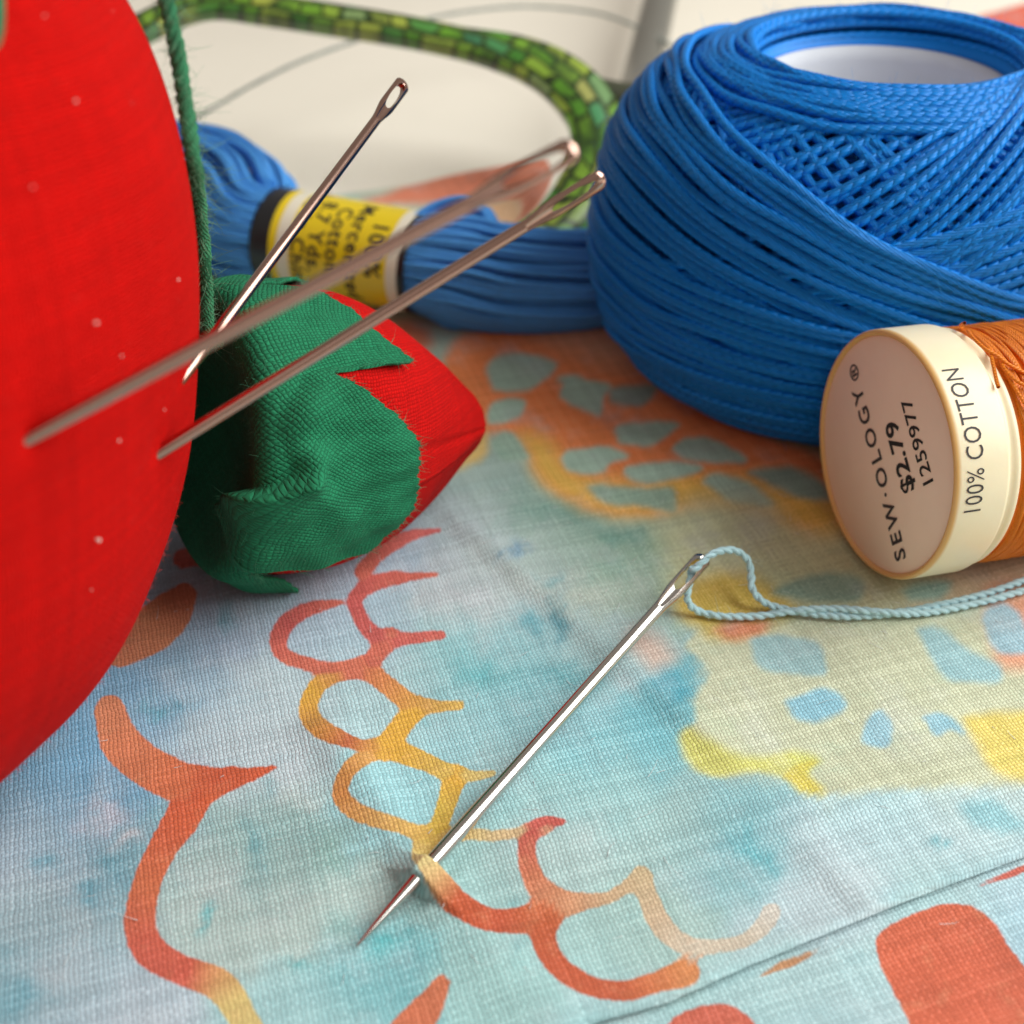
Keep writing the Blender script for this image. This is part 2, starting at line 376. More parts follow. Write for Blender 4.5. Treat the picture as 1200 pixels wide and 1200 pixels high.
SOFT = [  # outline, colour, edge softness (blended into the ground colour)
 ([(520,425),(535,400),(560,385),(600,372),(690,368),(790,430),(850,485),(905,515),(985,555),(985,600),(950,620),(890,612),(830,604),(740,606),(690,599),(655,582),(625,552),(610,518),(575,512),(545,528),(552,495),(520,455)], (244,138,74), 10),
 ([(612,515),(640,520),(690,560),(800,560),(900,560),(985,585),(990,625),(940,630),(880,620),(820,606),(740,608),(690,601),(655,584),(625,554)], (232,184,80), 20),
 ([(560,372),(620,372),(730,372),(790,420),(840,470),(780,450),(700,425),(640,400)], (222,160,122), 22),
 ([(400,390),(440,378),(490,382),(505,405),(480,425),(430,420)], (208,120,86), 12),
 ([(520,560),(535,520),(555,500),(572,520),(560,545)], (222,186,110), 8),
 ([(570,440),(577,423),(597,415),(627,418),(653,430),(637,447),(620,458),(580,460)], GRN, 5),
 ([(652,448),(670,443),(687,450),(695,468),(673,465)], GRN, 5),
 ([(570,490),(580,475),(603,468),(618,473),(610,492),(590,502),(573,500)], GRN, 4),
 ([(655,467),(660,453),(683,448),(713,452),(707,467),(705,485),(687,482),(663,473)], GRN, 4),
 ([(720,507),(727,497),(760,495),(798,498),(777,513),(760,523),(737,523),(723,517)], GRN, 4),
 ([(710,458),(733,452),(773,453),(757,473),(737,475),(717,470)], (140,164,150), 5),
 ([(657,540),(667,530),(703,523),(723,527),(735,537),(713,547),(703,557),(680,557),(663,550)], GRN, 4),
 ([(730,555),(737,547),(767,542),(807,543),(827,552),(800,563),(767,568),(737,563)], GRN, 4),
 ([(787,527),(797,517),(823,512),(850,520),(875,537),(870,545),(833,543),(800,538)], GRN, 4),
 ([(577,527),(587,513),(603,513),(613,530),(618,543),(597,545),(583,540)], (156,184,166), 4),
 ([(688,577),(703,570),(753,573),(787,577),(790,603),(760,598),(710,593)], (150,180,160), 5),
 ([(827,572),(837,558),(860,562),(890,580),(903,597),(880,598),(852,588)], GRN, 6),
 ([(877,560),(893,552),(927,553),(960,567),(970,593),(920,583)], (146,172,156), 7),
 ([(770,625),(820,592),(900,600),(960,660),(1010,690),(960,740),(880,735),(820,705),(780,690)], (190,196,158), 24),
 # the cream and yellow bloom with its blue seeds
 ([(797,868),(812,850),(812,825),(832,790),(800,760),(840,735),(930,722),(1060,730),(1230,700),(1300,900),(1200,925),(1120,930),(1040,936),(985,938),(950,936),(930,930),(913,915),(880,908),(840,914),(812,902)], (196,200,172), 5),
 ([(795,868),(806,856),(830,870),(870,890),(930,884),(960,894),(945,915),(962,935),(932,933),(914,916),(880,909),(840,914),(812,902)], (206,204,116), 8),
 ([(1130,846),(1180,838),(1240,840),(1240,920),(1168,914),(1146,880)], (224,204,112), 8),
 ([(914,918),(934,900),(956,898),(945,915),(966,934),(934,934)], (212,196,92), 5),
 ([(790,720),(800,690),(850,672),(900,690),(930,722),(880,745),(830,752)], (206,178,84), 14),
 ([(838,742),(860,728),(900,730),(890,748),(850,752)], (216,136,100), 10),
 ([(735,762),(748,742),(775,752),(790,775),(762,790)], (206,184,172), 16),
 ([(1150,705),(1200,690),(1260,700),(1260,800),(1210,790),(1165,780)], (222,160,130), 14),
 ([(880,755),(896,748),(930,750),(957,757),(966,775),(965,795),(933,794),(896,789),(883,772)], (154,188,192), 5),
 ([(920,824),(939,819),(968,811),(992,827),(973,843),(952,849),(931,843)], (140,188,206), 5),
 ([(1016,845),(1029,837),(1043,851),(1043,872),(1032,880),(1013,872),(1011,859)], (150,194,210), 4),
 ([(1077,845),(1099,840),(1120,848),(1132,864),(1115,859),(1099,867),(1088,859)], (146,190,206), 4),
 ([(1073,744),(1099,741),(1133,765),(1171,787),(1168,805),(1125,803),(1107,795),(1088,771)], (154,192,200), 6),
 ([(1149,733),(1163,717),(1181,717),(1197,739),(1205,768),(1173,771),(1157,757)], (152,188,204), 5),
 ([(947,680),(1003,680),(1003,709),(955,712),(907,701),(915,690)], (138,168,152), 7),
 ([(1055,700),(1080,690),(1110,692),(1100,708),(1065,712)], (138,168,158), 7),
 ([(1120,955),(1135,945),(1170,948),(1200,968),(1260,975),(1260,985),(1190,982),(1140,972)], (150,196,206), 7),
 # coral band by the far edge, and the far corner
 ([(425,238),(470,222),(520,208),(580,192),(640,180),(700,176),(690,215),(640,236),(580,238),(520,242)], (226,126,92), 6),
 ([(520,262),(560,240),(610,238),(640,240),(600,270),(560,285)], (226,178,134), 6),
 ([(1130,-30),(1180,-14),(1215,-4),(1270,10),(1330,40),(1200,40),(1120,10)], (216,92,66), 3),
 ([(230,330),(270,322),(320,335),(300,350),(250,350)], (212,130,104), 6),
]
ANCH = [  # ground colour of the water-colour wash
 (250,720,146,172,196),(330,700,172,190,210),(390,735,166,192,206),(560,620,172,186,194),(600,700,184,198,202),(560,800,150,196,202),(700,770,176,196,196),
 (650,650,158,184,174),(760,655,146,176,158),(640,600,140,172,158),(700,620,140,170,156),(900,650,192,194,152),(830,640,168,192,168),(60,950,126,168,196),(100,900,114,166,200),
 (180,830,126,170,202),(250,850,172,196,206),(290,870,186,202,210),(330,830,178,198,206),(60,1000,172,188,200),(130,1000,116,164,180),(60,1080,156,182,192),(50,1150,126,172,186),(110,1180,176,194,206),(300,980,146,178,178),
 (250,1060,170,192,190),(330,1020,134,170,170),(360,1070,180,198,194),(430,830,170,204,210),(480,930,156,206,214),(430,1150,120,184,192),(370,1190,160,200,204),(560,860,160,204,212),
 (620,830,140,194,204),(700,850,130,184,194),(780,830,104,178,194),(640,780,130,186,196),(700,940,150,194,198),(600,930,160,204,208),(650,1000,172,194,194),(800,990,160,188,188),(870,1000,124,178,188),
 (760,1090,160,188,184),(570,1030,152,188,188),(700,1110,160,196,196),(600,1150,160,202,202),(980,1010,186,206,214),(1100,980,190,210,218),(1150,945,186,210,214),(1050,950,176,212,220),(950,1060,190,206,214),
 (870,820,196,202,178),(950,760,192,196,176),(1050,800,196,202,188),(1000,860,200,208,186),(1100,890,208,212,190),(980,700,178,178,140),(1150,680,190,170,140),
 (900,1180,168,200,204),(1100,1040,172,204,208),(1190,1090,170,200,214),(980,1140,170,200,204),(1000,1190,172,202,210),(720,1200,164,200,204),
 (500,470,160,178,160),(640,400,188,186,166),(480,400,160,184,170),(340,660,176,192,210),(560,560,160,184,176),(430,600,160,180,200),(250,640,150,168,190),(560,480,172,170,140),
 (850,470,190,180,150),(950,540,186,180,140),(300,340,176,196,180),(650,330,170,190,180),(600,230,196,200,180),(1200,60,190,186,170),(1250,500,180,190,170),(1300,1000,180,204,210),(-100,1000,140,180,200),(-50,800,130,170,200),(400,1350,150,190,200),(1300,1200,170,204,212),
]
SPLASH = [(655,730,9,24,62,138,156),(622,742,20,10,100,166,180),(486,835,16,9,120,186,196),(210,832,10,18,84,152,178),(188,835,8,10,98,164,186),(275,718,16,10,110,160,180),(295,985,14,34,110,164,172),(130,1010,26,20,104,158,176),
 (48,1010,14,14,110,166,186),(95,1050,22,14,100,160,180),(250,1075,8,14,104,178,184),(345,1135,18,10,110,180,184),(610,1118,10,12,120,172,176),(880,1000,26,16,92,172,184),(640,690,12,10,90,160,170),(600,655,10,12,110,150,176),
 (700,560,40,16,124,160,148),(660,610,60,18,116,158,146),(790,650,44,20,122,160,140),(735,635,30,12,108,152,140),(560,790,34,20,104,178,186),(650,800,40,16,104,172,182),(795,800,26,26,84,164,184),(800,815,18,12,80,160,180),(620,1075,12,16,130,176,180),
 (300,920,14,12,112,166,176),(30,1170,30,14,96,158,176),(1100,985,14,8,110,178,190),(455,1110,30,14,96,184,190),(400,1100,20,20,140,184,182),(220,780,30,16,138,176,200),(345,930,40,20,176,196,196),(390,1000,30,26,136,176,172),
 (540,700,40,14,190,200,206),(70,1140,40,26,170,188,198),(230,900,20,14,180,190,204),(115,955,24,14,186,190,206),(1160,1180,30,20,176,204,216),(150,985,20,14,196,198,206),(690,700,60,20,178,190,180),(740,800,30,20,186,208,214)]
GROUNDGAIN = 1.06

def print_colours(px, py, under=False):
    # the print repeats, turned over, beyond the part that is charted
    def fold(v, a, b): t = np.mod(v-a, 2*(b-a)); return a+np.where(t > b-a, 2*(b-a)-t, t)
    px = fold(px, -60., 1260.); py = np.where(py > 1260, fold(py, 420., 1260.), py) if not under else fold(py, 960., 1390.)
    n = len(px); px0, py0 = px, py
    def fl(x, y, f, p): return np.sin(f*x+1.3*np.sin(f*.7*y+p))*np.cos(f*1.1*y+1.1*np.sin(f*.8*x+p*2))
    wx = 13*fl(px, py, .031, 1.0)+8*fl(px, py, .071, 2.2)+5*fl(px, py, .16, .4)+3*fl(px, py, .35, 3.)
    wy = 11*fl(py, px, .034, 2.0)+7*fl(py, px, .077, .7)+4*fl(py, px, .17, 1.9)+2.5*fl(py, px, .37, 5.)
    px, py = px0+wx, py0+wy
    # ground wash
    num = np.zeros((n, 3)); den = np.zeros(n)+1e-9
    for ax, ay, r, g, b in ANCH:
        sx, sy = 62, 48
        w = np.exp(-np.minimum(((px-ax)/sx)**2+((py-ay)/sy)**2, 60))+1e-5/(1+((px-ax)/200)**2+((py-ay)/200)**2)**2
        num += w[:, None]*lin((r, g, b)); den += w
    c = num/den[:, None]
    for ax, ay, sx, sy, r, g, b in SPLASH:
        w = 0.85*np.exp(-np.minimum(((px-ax)/sx)**2+((py-ay)/sy)**2, 60))
        c += w[:, None]*(lin((r, g, b))-c)
    px, py = px0+.16*wx, py0+.16*wy
    if not under:
        for pts, col, soft in SOFT:
            P = np.asarray(pts); m = (px > P[:, 0].min()-3*soft) & (px < P[:, 0].max()+3*soft) & (py > P[:, 1].min()-3*soft) & (py < P[:, 1].max()+3*soft)
            if not m.any(): continue
            d = poly_sdf(px[m], py[m], smooth_closed(pts))
            w = sstep(-soft, soft, d)
            c[m] += w[:, None]*(lin(col)-c[m])
    # crisp ink
    px, py = px0+.07*wx, py0+.07*wy
    sd = np.full(n, -40.0); ink = np.tile(lin((210, 110, 70)), (n, 1))
    best = np.full(n, -1e9)
    if not under:
        for pts, cols in STROKES:
            P = catmull(np.asarray(pts, float), max(14, 7*len(pts))); P[:, 2] = np.maximum(P[:, 2], 2)
            K = lin(cols); tc = np.linspace(0, 1, len(cols)); tp = np.linspace(0, 1, len(P))
            C = np.stack([np.interp(tp, tc, K[:, k]) for k in range(3)], 1)
            m = np.where((px > P[:, 0].min()-60) & (px < P[:, 0].max()+60) & (py > P[:, 1].min()-60) & (py < P[:, 1].max()+60))[0]
            if not len(m): continue
            X, Y = px[m], py[m]; bd = np.full(len(m), -1e9); bc = np.zeros((len(m), 3))
            for i in range(len(P)-1):
                x0, y0, w0 = P[i]; x1, y1, w1 = P[i+1]
                ex, ey = x1-x0, y1-y0; t = np.clip(((X-x0)*ex+(Y-y0)*ey)/(ex*ex+ey*ey+1e-9), 0, 1)
                d = (w0+(w1-w0)*t)/2+1.2-np.hypot(X-x0-t*ex, Y-y0-t*ey)
                u = d > bd
                bd[u] = d[u]; bc[u] = C[i]+(C[i+1]-C[i])*t[u][:, None]
            # strokes melt into one another where they meet
            k = 9.0; a, b_ = sd[m], bd; h = np.clip(0.5+0.5*(b_-a)/k, 0, 1)
            sd[m] = a+(b_-a)*h+k*h*(1-h)
            wa = sstep(-5, 5, bd-best[m]); ink[m] += wa[:, None]*(bc-ink[m]); best[m] = np.maximum(best[m], bd)
    else:
        for pts, col in BLOBS_UNDER:
            d = poly_sdf(px, py, smooth_closed(pts)); u = d > sd
            sd[u] = d[u]; ink[u] = lin(col)
    return np.clip(c*GROUNDGAIN, 0, 1), np.clip(sd, -40, 40), ink

def fabric_material():
    m, nt, b = mat_new('printed_cotton')
    wuv = attr(nt, 'wuv'); h, r = weave(nt, vscale(nt, wuv, 1/0.0258))
    ground, ink, sd = attr(nt, 'ground', 'Color'), attr(nt, 'ink', 'Color'), attr(nt, 'ink_distance', 'Fac')
    wob = noise(nt, wuv, 22.0, 3)
    e = mth(nt, 'ADD', sd, mth(nt, 'MULTIPLY', mth(nt, 'SUBTRACT', wob, 0.5), 5.0))
    mask = nd(nt, 'ShaderNodeMapRange', interpolation_type='SMOOTHSTEP'); nt.links.new(e, mask.inputs[0])
    mask.inputs[1].default_value = -1.6; mask.inputs[2].default_value = 1.8
    # the dye is mottled, a little stronger along the rim of a stroke
    mot = noise(nt, wuv, 2.6, 5, 0.65); mot2 = noise(nt, wuv, 7.0, 4, 0.6)
    gm = mth(nt, 'ADD', 0.76, mth(nt, 'ADD', mth(nt, 'MULTIPLY', mot, 0.34), mth(nt, 'MULTIPLY', mot2, 0.16)))
    g1 = gain(nt, ground, gm)
    teal = nd(nt, 'ShaderNodeMapRange'); nt.links.new(noise(nt, vscale(nt, wuv, (1.0, 1.5, 1.0)), 1.9, 5, 0.6), teal.inputs[0])
    teal.inputs[1].default_value = 0.56; teal.inputs[2].default_value = 0.80; teal.inputs[4].default_value = 0.35
    g1 = mixc(nt, teal.outputs[0], g1, mixc(nt, 1.0, g1, (0.55, 0.86, 0.94, 1), 'MULTIPLY'))
    blm = nd(nt, 'ShaderNodeMapRange'); nt.links.new(noise(nt, vscale(nt, wuv, (1.2, 1.0, 1.0)), 1.45, 6, 0.62), blm.inputs[0])
    blm.inputs[1].default_value = 0.52; blm.inputs[2].default_value = 0.78; blm.inputs[4].default_value = 0.38
    g1 = mixc(nt, blm.outputs[0], g1, (0.60, 0.64, 0.68, 1))
    pale = nd(nt, 'ShaderNodeMapRange'); nt.links.new(mot2, pale.inputs[0])
    pale.inputs[1].default_value = 0.55; pale.inputs[2].default_value = 0.85; pale.inputs[4].default_value = 0.35
    i1 = mixc(nt, pale.outputs[0], gain(nt, ink, mth(nt, 'ADD', 0.66, mth(nt, 'MULTIPLY', mot, 0.64))), (0.74, 0.36, 0.17, 1))
    i1 = mixc(nt, 0.05, i1, g1)
    base = mixc(nt, mask.outputs[0], g1, i1)
    f = mth(nt, 'ADD', 0.83, mth(nt, 'ADD', mth(nt, 'MULTIPLY', r, 0.26), mth(nt, 'MULTIPLY', h, 0.12)))  # gaps between threads darkened in the colour, in place of real shade
    base = gain(nt, base, f)
    # crowns of the yarn whitened in the colour, as painted glints of light
    wht = nd(nt, 'ShaderNodeMapRange'); nt.links.new(mth(nt, 'MULTIPLY', h, mth(nt, 'ADD', 0.6, mth(nt, 'MULTIPLY', r, 0.4))), wht.inputs[0])
    wht.inputs[1].default_value = 0.62; wht.inputs[2].default_value = 1.0; wht.inputs[4].default_value = 0.22
    base = mixc(nt, mth(nt, 'MULTIPLY', wht.outputs[0], mth(nt, 'SUBTRACT', 1.0, mth(nt, 'MULTIPLY', mask.outputs[0], 0.65))), base, (0.80, 0.84, 0.82, 1))
    nt.links.new(base, b.inputs['Base Color'])
    b.inputs['Roughness'].default_value = 0.8; b.inputs['Specular IOR Level'].default_value = 0.25
    b.inputs['Sheen Weight'].default_value = 0.15
    fz = noise(nt, vscale(nt, wuv, 60), 1.0, 2)
    slub = noise(nt, vscale(nt, wuv, (2.0, 14.0, 1.0)), 1.0, 3)
    hh = mth(nt, 'ADD', mth(nt, 'ADD', h, mth(nt, 'MULTIPLY', fz, 0.3)), mth(nt, 'MULTIPLY', slub, 0.12))
    nt.links.new(bump(nt, hh, 0.0046), b.inputs['Normal'])
    return m

# big needle that is stitched through the cloth: needed for the bridge of cloth over it
TIP = at_z(417, 1110, 0.125); EYE_END = at_z(826, 652, 0.46)
NDL_L = float(np.linalg.norm(EYE_END-TIP)); NDL_D = (EYE_END-TIP)/NDL_L; NDL_R = 0.046
STITCH = at_z(497, 1021, 0.19)
def polyline_dist(x, y, pts):
    d = np.full(x.shape, 1e9); P = np.asarray(pts, float)
    for (x0, y0), (x1, y1) in zip(P[:-1], P[1:]):
        ex, ey = x1-x0, y1-y0; t = np.clip(((x-x0)*ex+(y-y0)*ey)/(ex*ex+ey*ey+1e-9), 0, 1)
        d = np.minimum(d, np.hypot(x-x0-t*ex, y-y0-t*ey))
    return d
def crease(x, y, pix, amp, w, kind='ridge'):
    P = np.array([at_z(a, b, .05)[:2] for a, b in pix]); d = polyline_dist(x, y, P)
    if kind == 'ridge': return amp*np.exp(-(d/w)**2)
    return amp*np.clip(1-d/w, 0, 1)
def side_step(x, y, pa, pb, amp, w):
    """one side of a crease lies higher than the other, fading with distance"""
    a, b = at_z(*pa, .05)[:2], at_z(*pb, .05)[:2]; e = (b-a)/np.linalg.norm(b-a); L = np.linalg.norm(b-a)
    s = (x-a[0])*e[0]+(y-a[1])*e[1]; n = (x-a[0])*(-e[1])+(y-a[1])*e[0]
    return amp*np.exp(-np.clip(n, 0, None)/w)*sstep(-0.16, 0.07, n)*sstep(-.3, .4, s)*sstep(L+.4, L-.3, s)
def wrinkle(x, y):
    return (0.030*np.sin(0.9*x+0.5*y+1.0)*np.sin(0.6*y-0.3*x)+0.016*np.sin(1.9*x-1.1*y+.4)*np.sin(1.3*y+.9*x+1.3)
            +0.006*np.sin(4.3*x+2.2*y)*np.sin(3.7*y-1.4*x))
def upper_height(x, y):
    z = 0.075+wrinkle(x, y)*0.8+0.085*np.exp(-((x-3.6)/1.5)**2-((y-7.5)/1.1)**2)
    z += crease(x, y, [(560,985),(700,958),(900,938),(1080,934),(1260,920)], 0.055, 0.26)
    z += side_step(x, y, (930,985), (1030,1085), 0.034, 0.30)
    z += side_step(x, y, (500,590), (850,890), 0.045, 0.55)
    z += crease(x, y, [(380,860),(450,950),(490,1005)], 0.05, 0.16)
    z += crease(x, y, [(500,1035),(560,1100),(640,1180)], 0.03, 0.2)
    # drawn up at the stitch: a tight little bridge over the needle
    D = NDL_D[:2]/np.linalg.norm(NDL_D[:2]); Nn = np.array([-D[1], D[0]])
    s = (x-STITCH[0])*D[0]+(y-STITCH[1])*D[1]; n = (x-STITCH[0])*Nn[0]+(y-STITCH[1])*Nn[1]
    zn = TIP[2]+((x-TIP[0])*D[0]+(y-TIP[1])*D[1])*NDL_D[2]/np.linalg.norm(NDL_D[:2])
    z = z-0.035*np.exp(-((s+0.15)/0.35)**2-((n-.10)/.28)**2)-0.03*np.exp(-((s-0.3)/0.3)**2-((n+.1)/.3)**2)
    # outside the bridge the cloth passes under the needle
    under = zn-NDL_R-0.02
    near = np.exp(-(n/0.10)**4)*sstep(-0.60, -0.34, s)*sstep(1.6, .8, s)
    fall = np.where(n > 0, np.exp(-np.clip(np.abs(n)-.035, 0, None)**1.2/0.085), np.exp(-np.clip(np.abs(n)-.035, 0, None)**1.3/0.11))
    prof = sstep(-0.092, -0.055, s)*sstep(0.105, 0.062, s)
    top = zn+NDL_R+0.028-0.25*s*s
    z = z+prof*fall*np.maximum(0, top-z)
    wide = np.exp(-(s/0.30)**2)*np.exp(-np.abs(n)/0.22)*np.exp(-(s/.3)**2)
    z = z+0.055*wide*(1-prof)*sstep(.05, .16, np.abs(n))
    z = z+near*(1-prof)*np.minimum(0, under-z)
    return z
def fabric():
    m = fabric_material()
    root = thing('printed_fabric', 'folded aqua cotton fabric printed with orange and yellow scale shapes, under all the notions', 'fabric', (0, 0, 0))
    g = math.radians(18); cw, sw = math.cos(g), math.sin(g)
    def wuv(x, y): return np.stack([x*cw+y*sw, -x*sw+y*cw, 0*x], -1)
    # upper layer: its near edge is a fold that crosses the lower right corner
    ex = [(p[0], p[1]) for p in (at_z(*q, .05) for q in ((560,1262),(640,1226),(700,1199),(740,1188),(783,1176),(870,1136),(967,1096),(1060,1058),(1158,1021),(1260,984)))]
    ex = np.array([(-9.5, ex[0][1]-1.6), (-3, ex[0][1]-.9)]+ex+[(12, ex[-1][1]+2.6)])
    bx = np.array([(-9.5, 12.4), (-5, 13.1), (-3.04, 13.72), (-1.25, 14.35), (.44, 15.2), (2.5, 16.8), (5, 19), (8.8, 22.05), (12, 24.5)])
    xs = np.concatenate([np.arange(-9.5, -4, .12), np.arange(-4, -1.05, .026), np.arange(-1.05, 0.15, .013), np.arange(.15, 4.2, .026), np.arange(4.2, 12, .12)])
    edge = np.interp(xs, ex[:, 0], ex[:, 1]); back = np.interp(xs, bx[:, 0], bx[:, 1])
    q = np.concatenate([[0, .002, .004, .007, .011], np.linspace(.016, .075, 16), np.linspace(.078, .17, 120), np.linspace(.1715, .35, 170), np.linspace(.353, 1, 190)])
    # rows start from the fold; the span is measured along y so that it is dense near the stitch
    X = np.repeat(xs[:, None], len(q), 1)
    Y = edge[:, None]+(back-edge)[:, None]*q[None, :]
    Z = upper_height(X, Y)
    d = Y-edge[:, None]
    roll = np.clip(d/0.045, 0, 1); Z = Z+.045*np.exp(-d/.3); Z = 0.060+(Z-0.060)*np.sqrt(np.clip(1-(1-roll)**2, 0, 1))
    far = np.clip((back[:, None]-Y)/.06, 0, 1); Z = 0.012+(Z-0.012)*np.sqrt(far)
    Z = np.maximum(Z, 0.012)
    px, py = to_print(X.ravel(), Y.ravel())
    c, sd, ink = print_colours(px, py)
    one = np.ones((len(c), 1))
    make('upper_layer', np.stack([X, Y, Z], -1).reshape(-1, 3), grid_faces(*X.shape), m, root,
         attrs={'wuv': wuv(X.ravel(), Y.ravel()), 'ground': np.hstack([c, one]), 'ink': np.hstack([ink, one]), 'ink_distance': sd})
    # lower layer
    xs = np.concatenate([np.arange(-9.5, -1, .12), np.arange(-1, 4.2, .03), np.arange(4.2, 12, .12)])
    edge = np.interp(xs, ex[:, 0], ex[:, 1])
    q = np.concatenate([np.linspace(-5.5, -1.6, 30), np.linspace(-1.55, .35, 80)])
    X = np.repeat(xs[:, None], len(q), 1); Y = edge[:, None]+q[None, :]
    Z = 0.022+0.010*np.sin(1.2*X+.8*Y)+0.03*sstep(-.3, -1.4, q)[None, :]*(1+.5*np.sin(1.4*X+.5))-.03*sstep(-5, -5.5, q)[None, :]
    Z = np.maximum(Z-.012*sstep(-.2, .1, q)[None, :], .006)
    px, py = to_print(X.ravel(), Y.ravel(), .03)
    c, sd, ink = print_colours(px, py, True); one = np.ones((len(c), 1))
    w = wuv(X.ravel(), Y.ravel())+[3.7, 1.9, 0]
    make('lower_layer', np.stack([X, Y, Z], -1).reshape(-1, 3), grid_faces(*X.shape), m, root,
         attrs={'wuv': w, 'ground': np.hstack([c, one]), 'ink': np.hstack([ink, one]), 'ink_distance': sd})
    # lint and stray fibres on the cloth
    n = 150
    x = rng.uniform(-3.5, 3.5, n); y = rng.uniform(3.6, 8.5, n); P = np.stack([x, y, upper_height(x, y)+.006], -1)
    a = rng.uniform(0, 6.28, n); D = np.stack([np.cos(a), np.sin(a), rng.uniform(0, .25, n)], -1)
    V, F = hairs(P, D, rng.uniform(.03, .12, n), .0022, .3)
    make('lint', V, F, plain_mat('white_fibre', (.75, .77, .78, 1), .8), root, kind='stuff')
fabric()

# ------------------------------------------------------------------ tomato pincushion
TC = np.array([-4.684, 5.677, 0.0]); TA, TB, TN, TTX, TTY = 2.932, 2.886, 2.586, -0.116, 0.168
RX = np.array([[1, 0, 0], [0, math.cos(TTX), -math.sin(TTX)], [0, math.sin(TTX), math.cos(TTX)]])
RY = np.array([[math.cos(TTY), 0, math.sin(TTY)], [0, 1, 0], [-math.sin(TTY), 0, math.cos(TTY)]])
TROT = RY@RX
_t = np.linspace(-np.pi/2, np.pi/2, 181)
def tom_prof(t): return TA*np.abs(np.cos(t))**(2/TN), TB*np.sign(np.sin(t))*np.abs(np.sin(t))**(2/TN)
_r, _z = tom_prof(_t); _p = np.stack([np.outer(_r, np.cos(np.linspace(0, 6.283, 181))), np.outer(_r, np.sin(np.linspace(0, 6.283, 181))), _z[:, None]+np.zeros((1, 181))], -1).reshape(-1, 3)@TROT.T
TCEN = TC-[0, 0, _p[:, 2].min()-.07]
def tom_level(P):
    """> 0 outside the tomato"""
    q = (np.asarray(P)-TCEN)@TROT
    return (np.hypot(q[..., 0], q[..., 1])/TA)**TN+(np.abs(q[..., 2])/TB)**TN-1
def tom_hit(px, py):
    ts = np.linspace(3, 12, 4000); P = np.array([at_t(px, py, t) for t in ts]); l = tom_level(P)
    k = np.where(l < 0)[0]
    return P[k[0]] if len(k) else P[l.argmin()]
def tomato():
    root = thing('tomato_pincushion', 'large red cotton tomato pincushion with needles stuck in it, cut off by the left edge', 'pincushion', tuple(TCEN-[0, 0, TCEN[2]-.07]))
    nu, nv = 620, 330
    az = np.linspace(0, 2*np.pi, nu, endpoint=False)+np.pi; t = np.linspace(-np.pi/2+.002, np.pi/2-.002, nv)
    r, z = tom_prof(t); arc = np.concatenate([[0], np.cumsum(np.hypot(np.diff(r), np.diff(z)))])
    A, T_ = np.meshgrid(az, t, indexing='ij')
    # six shallow gores, and the lumps of the stuffing
    lump = 1+.006*np.sin(3*A+2*T_)+.004*np.sin(7*A-3*T_+1)+.003*np.sin(11*A+6*T_)
    gore = 1-.10*np.exp(-((np.mod(A-2.3, np.pi/3)-np.pi/6)/.05)**2)*sstep(.55, 1.2, np.abs(T_))
    R = r[None]*lump*gore
    # unseen swelling on the far side, added to shade the strawberry's leaf cap
    R = R*(1+.17*np.exp(-((np.mod(A-math.radians(44)+np.pi, 2*np.pi)-np.pi)/.30)**2)*np.exp(-((T_+.45)/.38)**2))
    V = np.stack([R*np.cos(A), R*np.sin(A), z[None]+0*A], -1).reshape(-1, 3)@TROT.T+TCEN
    for e in ((40, 508), (188, 528), (213, 442)):      # each needle dents the cloth
        p = tom_hit(*e); g = p-TCEN; g /= np.linalg.norm(g); dd = np.linalg.norm(V-p, axis=1)
        V = V-g*(.022*np.exp(-(dd/.08)**2)+.012*np.exp(-(dd/.30)**2))[:, None]
    wuv = np.stack([A*TA*.95, np.repeat(arc[None], nu, 0), 0*A], -1).reshape(-1, 3)
    mt = cloth_mat('red_cotton', L4(216, 9, 4), 0.0225, 0.012, vary=.18, hmix=.44, sheen=.03, spec=.10)
    make('body', V, grid_faces(nu, nv, wrap_u=True), mt, root, attrs={'wuv': wuv})
    # fluff standing up from the cloth, seen along its outline
    n = 5200
    a = rng.uniform(-1.9, 1.2, n); tt = rng.uniform(-1.0, 1.0, n); rr, zz = tom_prof(tt)
    P = np.stack([rr*np.cos(a), rr*np.sin(a), zz], -1); Nn = P*[1/TA**2, 1/TA**2, 1/TB**2]; Nn /= np.linalg.norm(Nn, axis=1)[:, None]
    P = P@TROT.T+TCEN; Nn = Nn@TROT.T
    D = Nn*.7+rng.normal(size=(n, 3))*.6; D /= np.linalg.norm(D, axis=1)[:, None]
    V, F = hairs(P, D, rng.uniform(.008, .034, n), .0011, .5)
    make('fluff', V, F, plain_mat('red_fibre', L4(226, 50, 40), .8), root, kind='stuff')
    # specks of white lint
    bag = Bag()
    spots = [(86,120),(130,15),(152,122),(206,328),(110,378),(113,632),(137,516),(36,220),(140,417),(211,150),(105,690),(190,480),(50,20)]
    for (sx, sy) in spots:
        c = tom_hit(sx, sy); s = rng.uniform(.0025, .0055)*(1.9 if (sx, sy) in ((206,328),(110,378),(113,632),(86,120)) else 1)
        a = np.linspace(0, 2*np.pi, 7, endpoint=False); e = np.linspace(-1.4, 1.4, 5)
        E_, A_ = np.meshgrid(e, a, indexing='ij'); q = np.stack([np.cos(E_)*np.cos(A_), np.cos(E_)*np.sin(A_), np.sin(E_)], -1).reshape(-1, 3)
        q *= s*rng.uniform(.5, 1.4, 3)*(1+.35*rng.normal(size=(len(q), 1)))
        nn = c-TCEN; nn /= np.linalg.norm(nn)
        bag.add(q+c+nn*.012, grid_faces(5, 7, wrap_v=True))
    V, F, _ = bag.out()
    make('lint', V, F, plain_mat('pale_lint', (.85, .62, .55, 1), .8), root, kind='stuff')
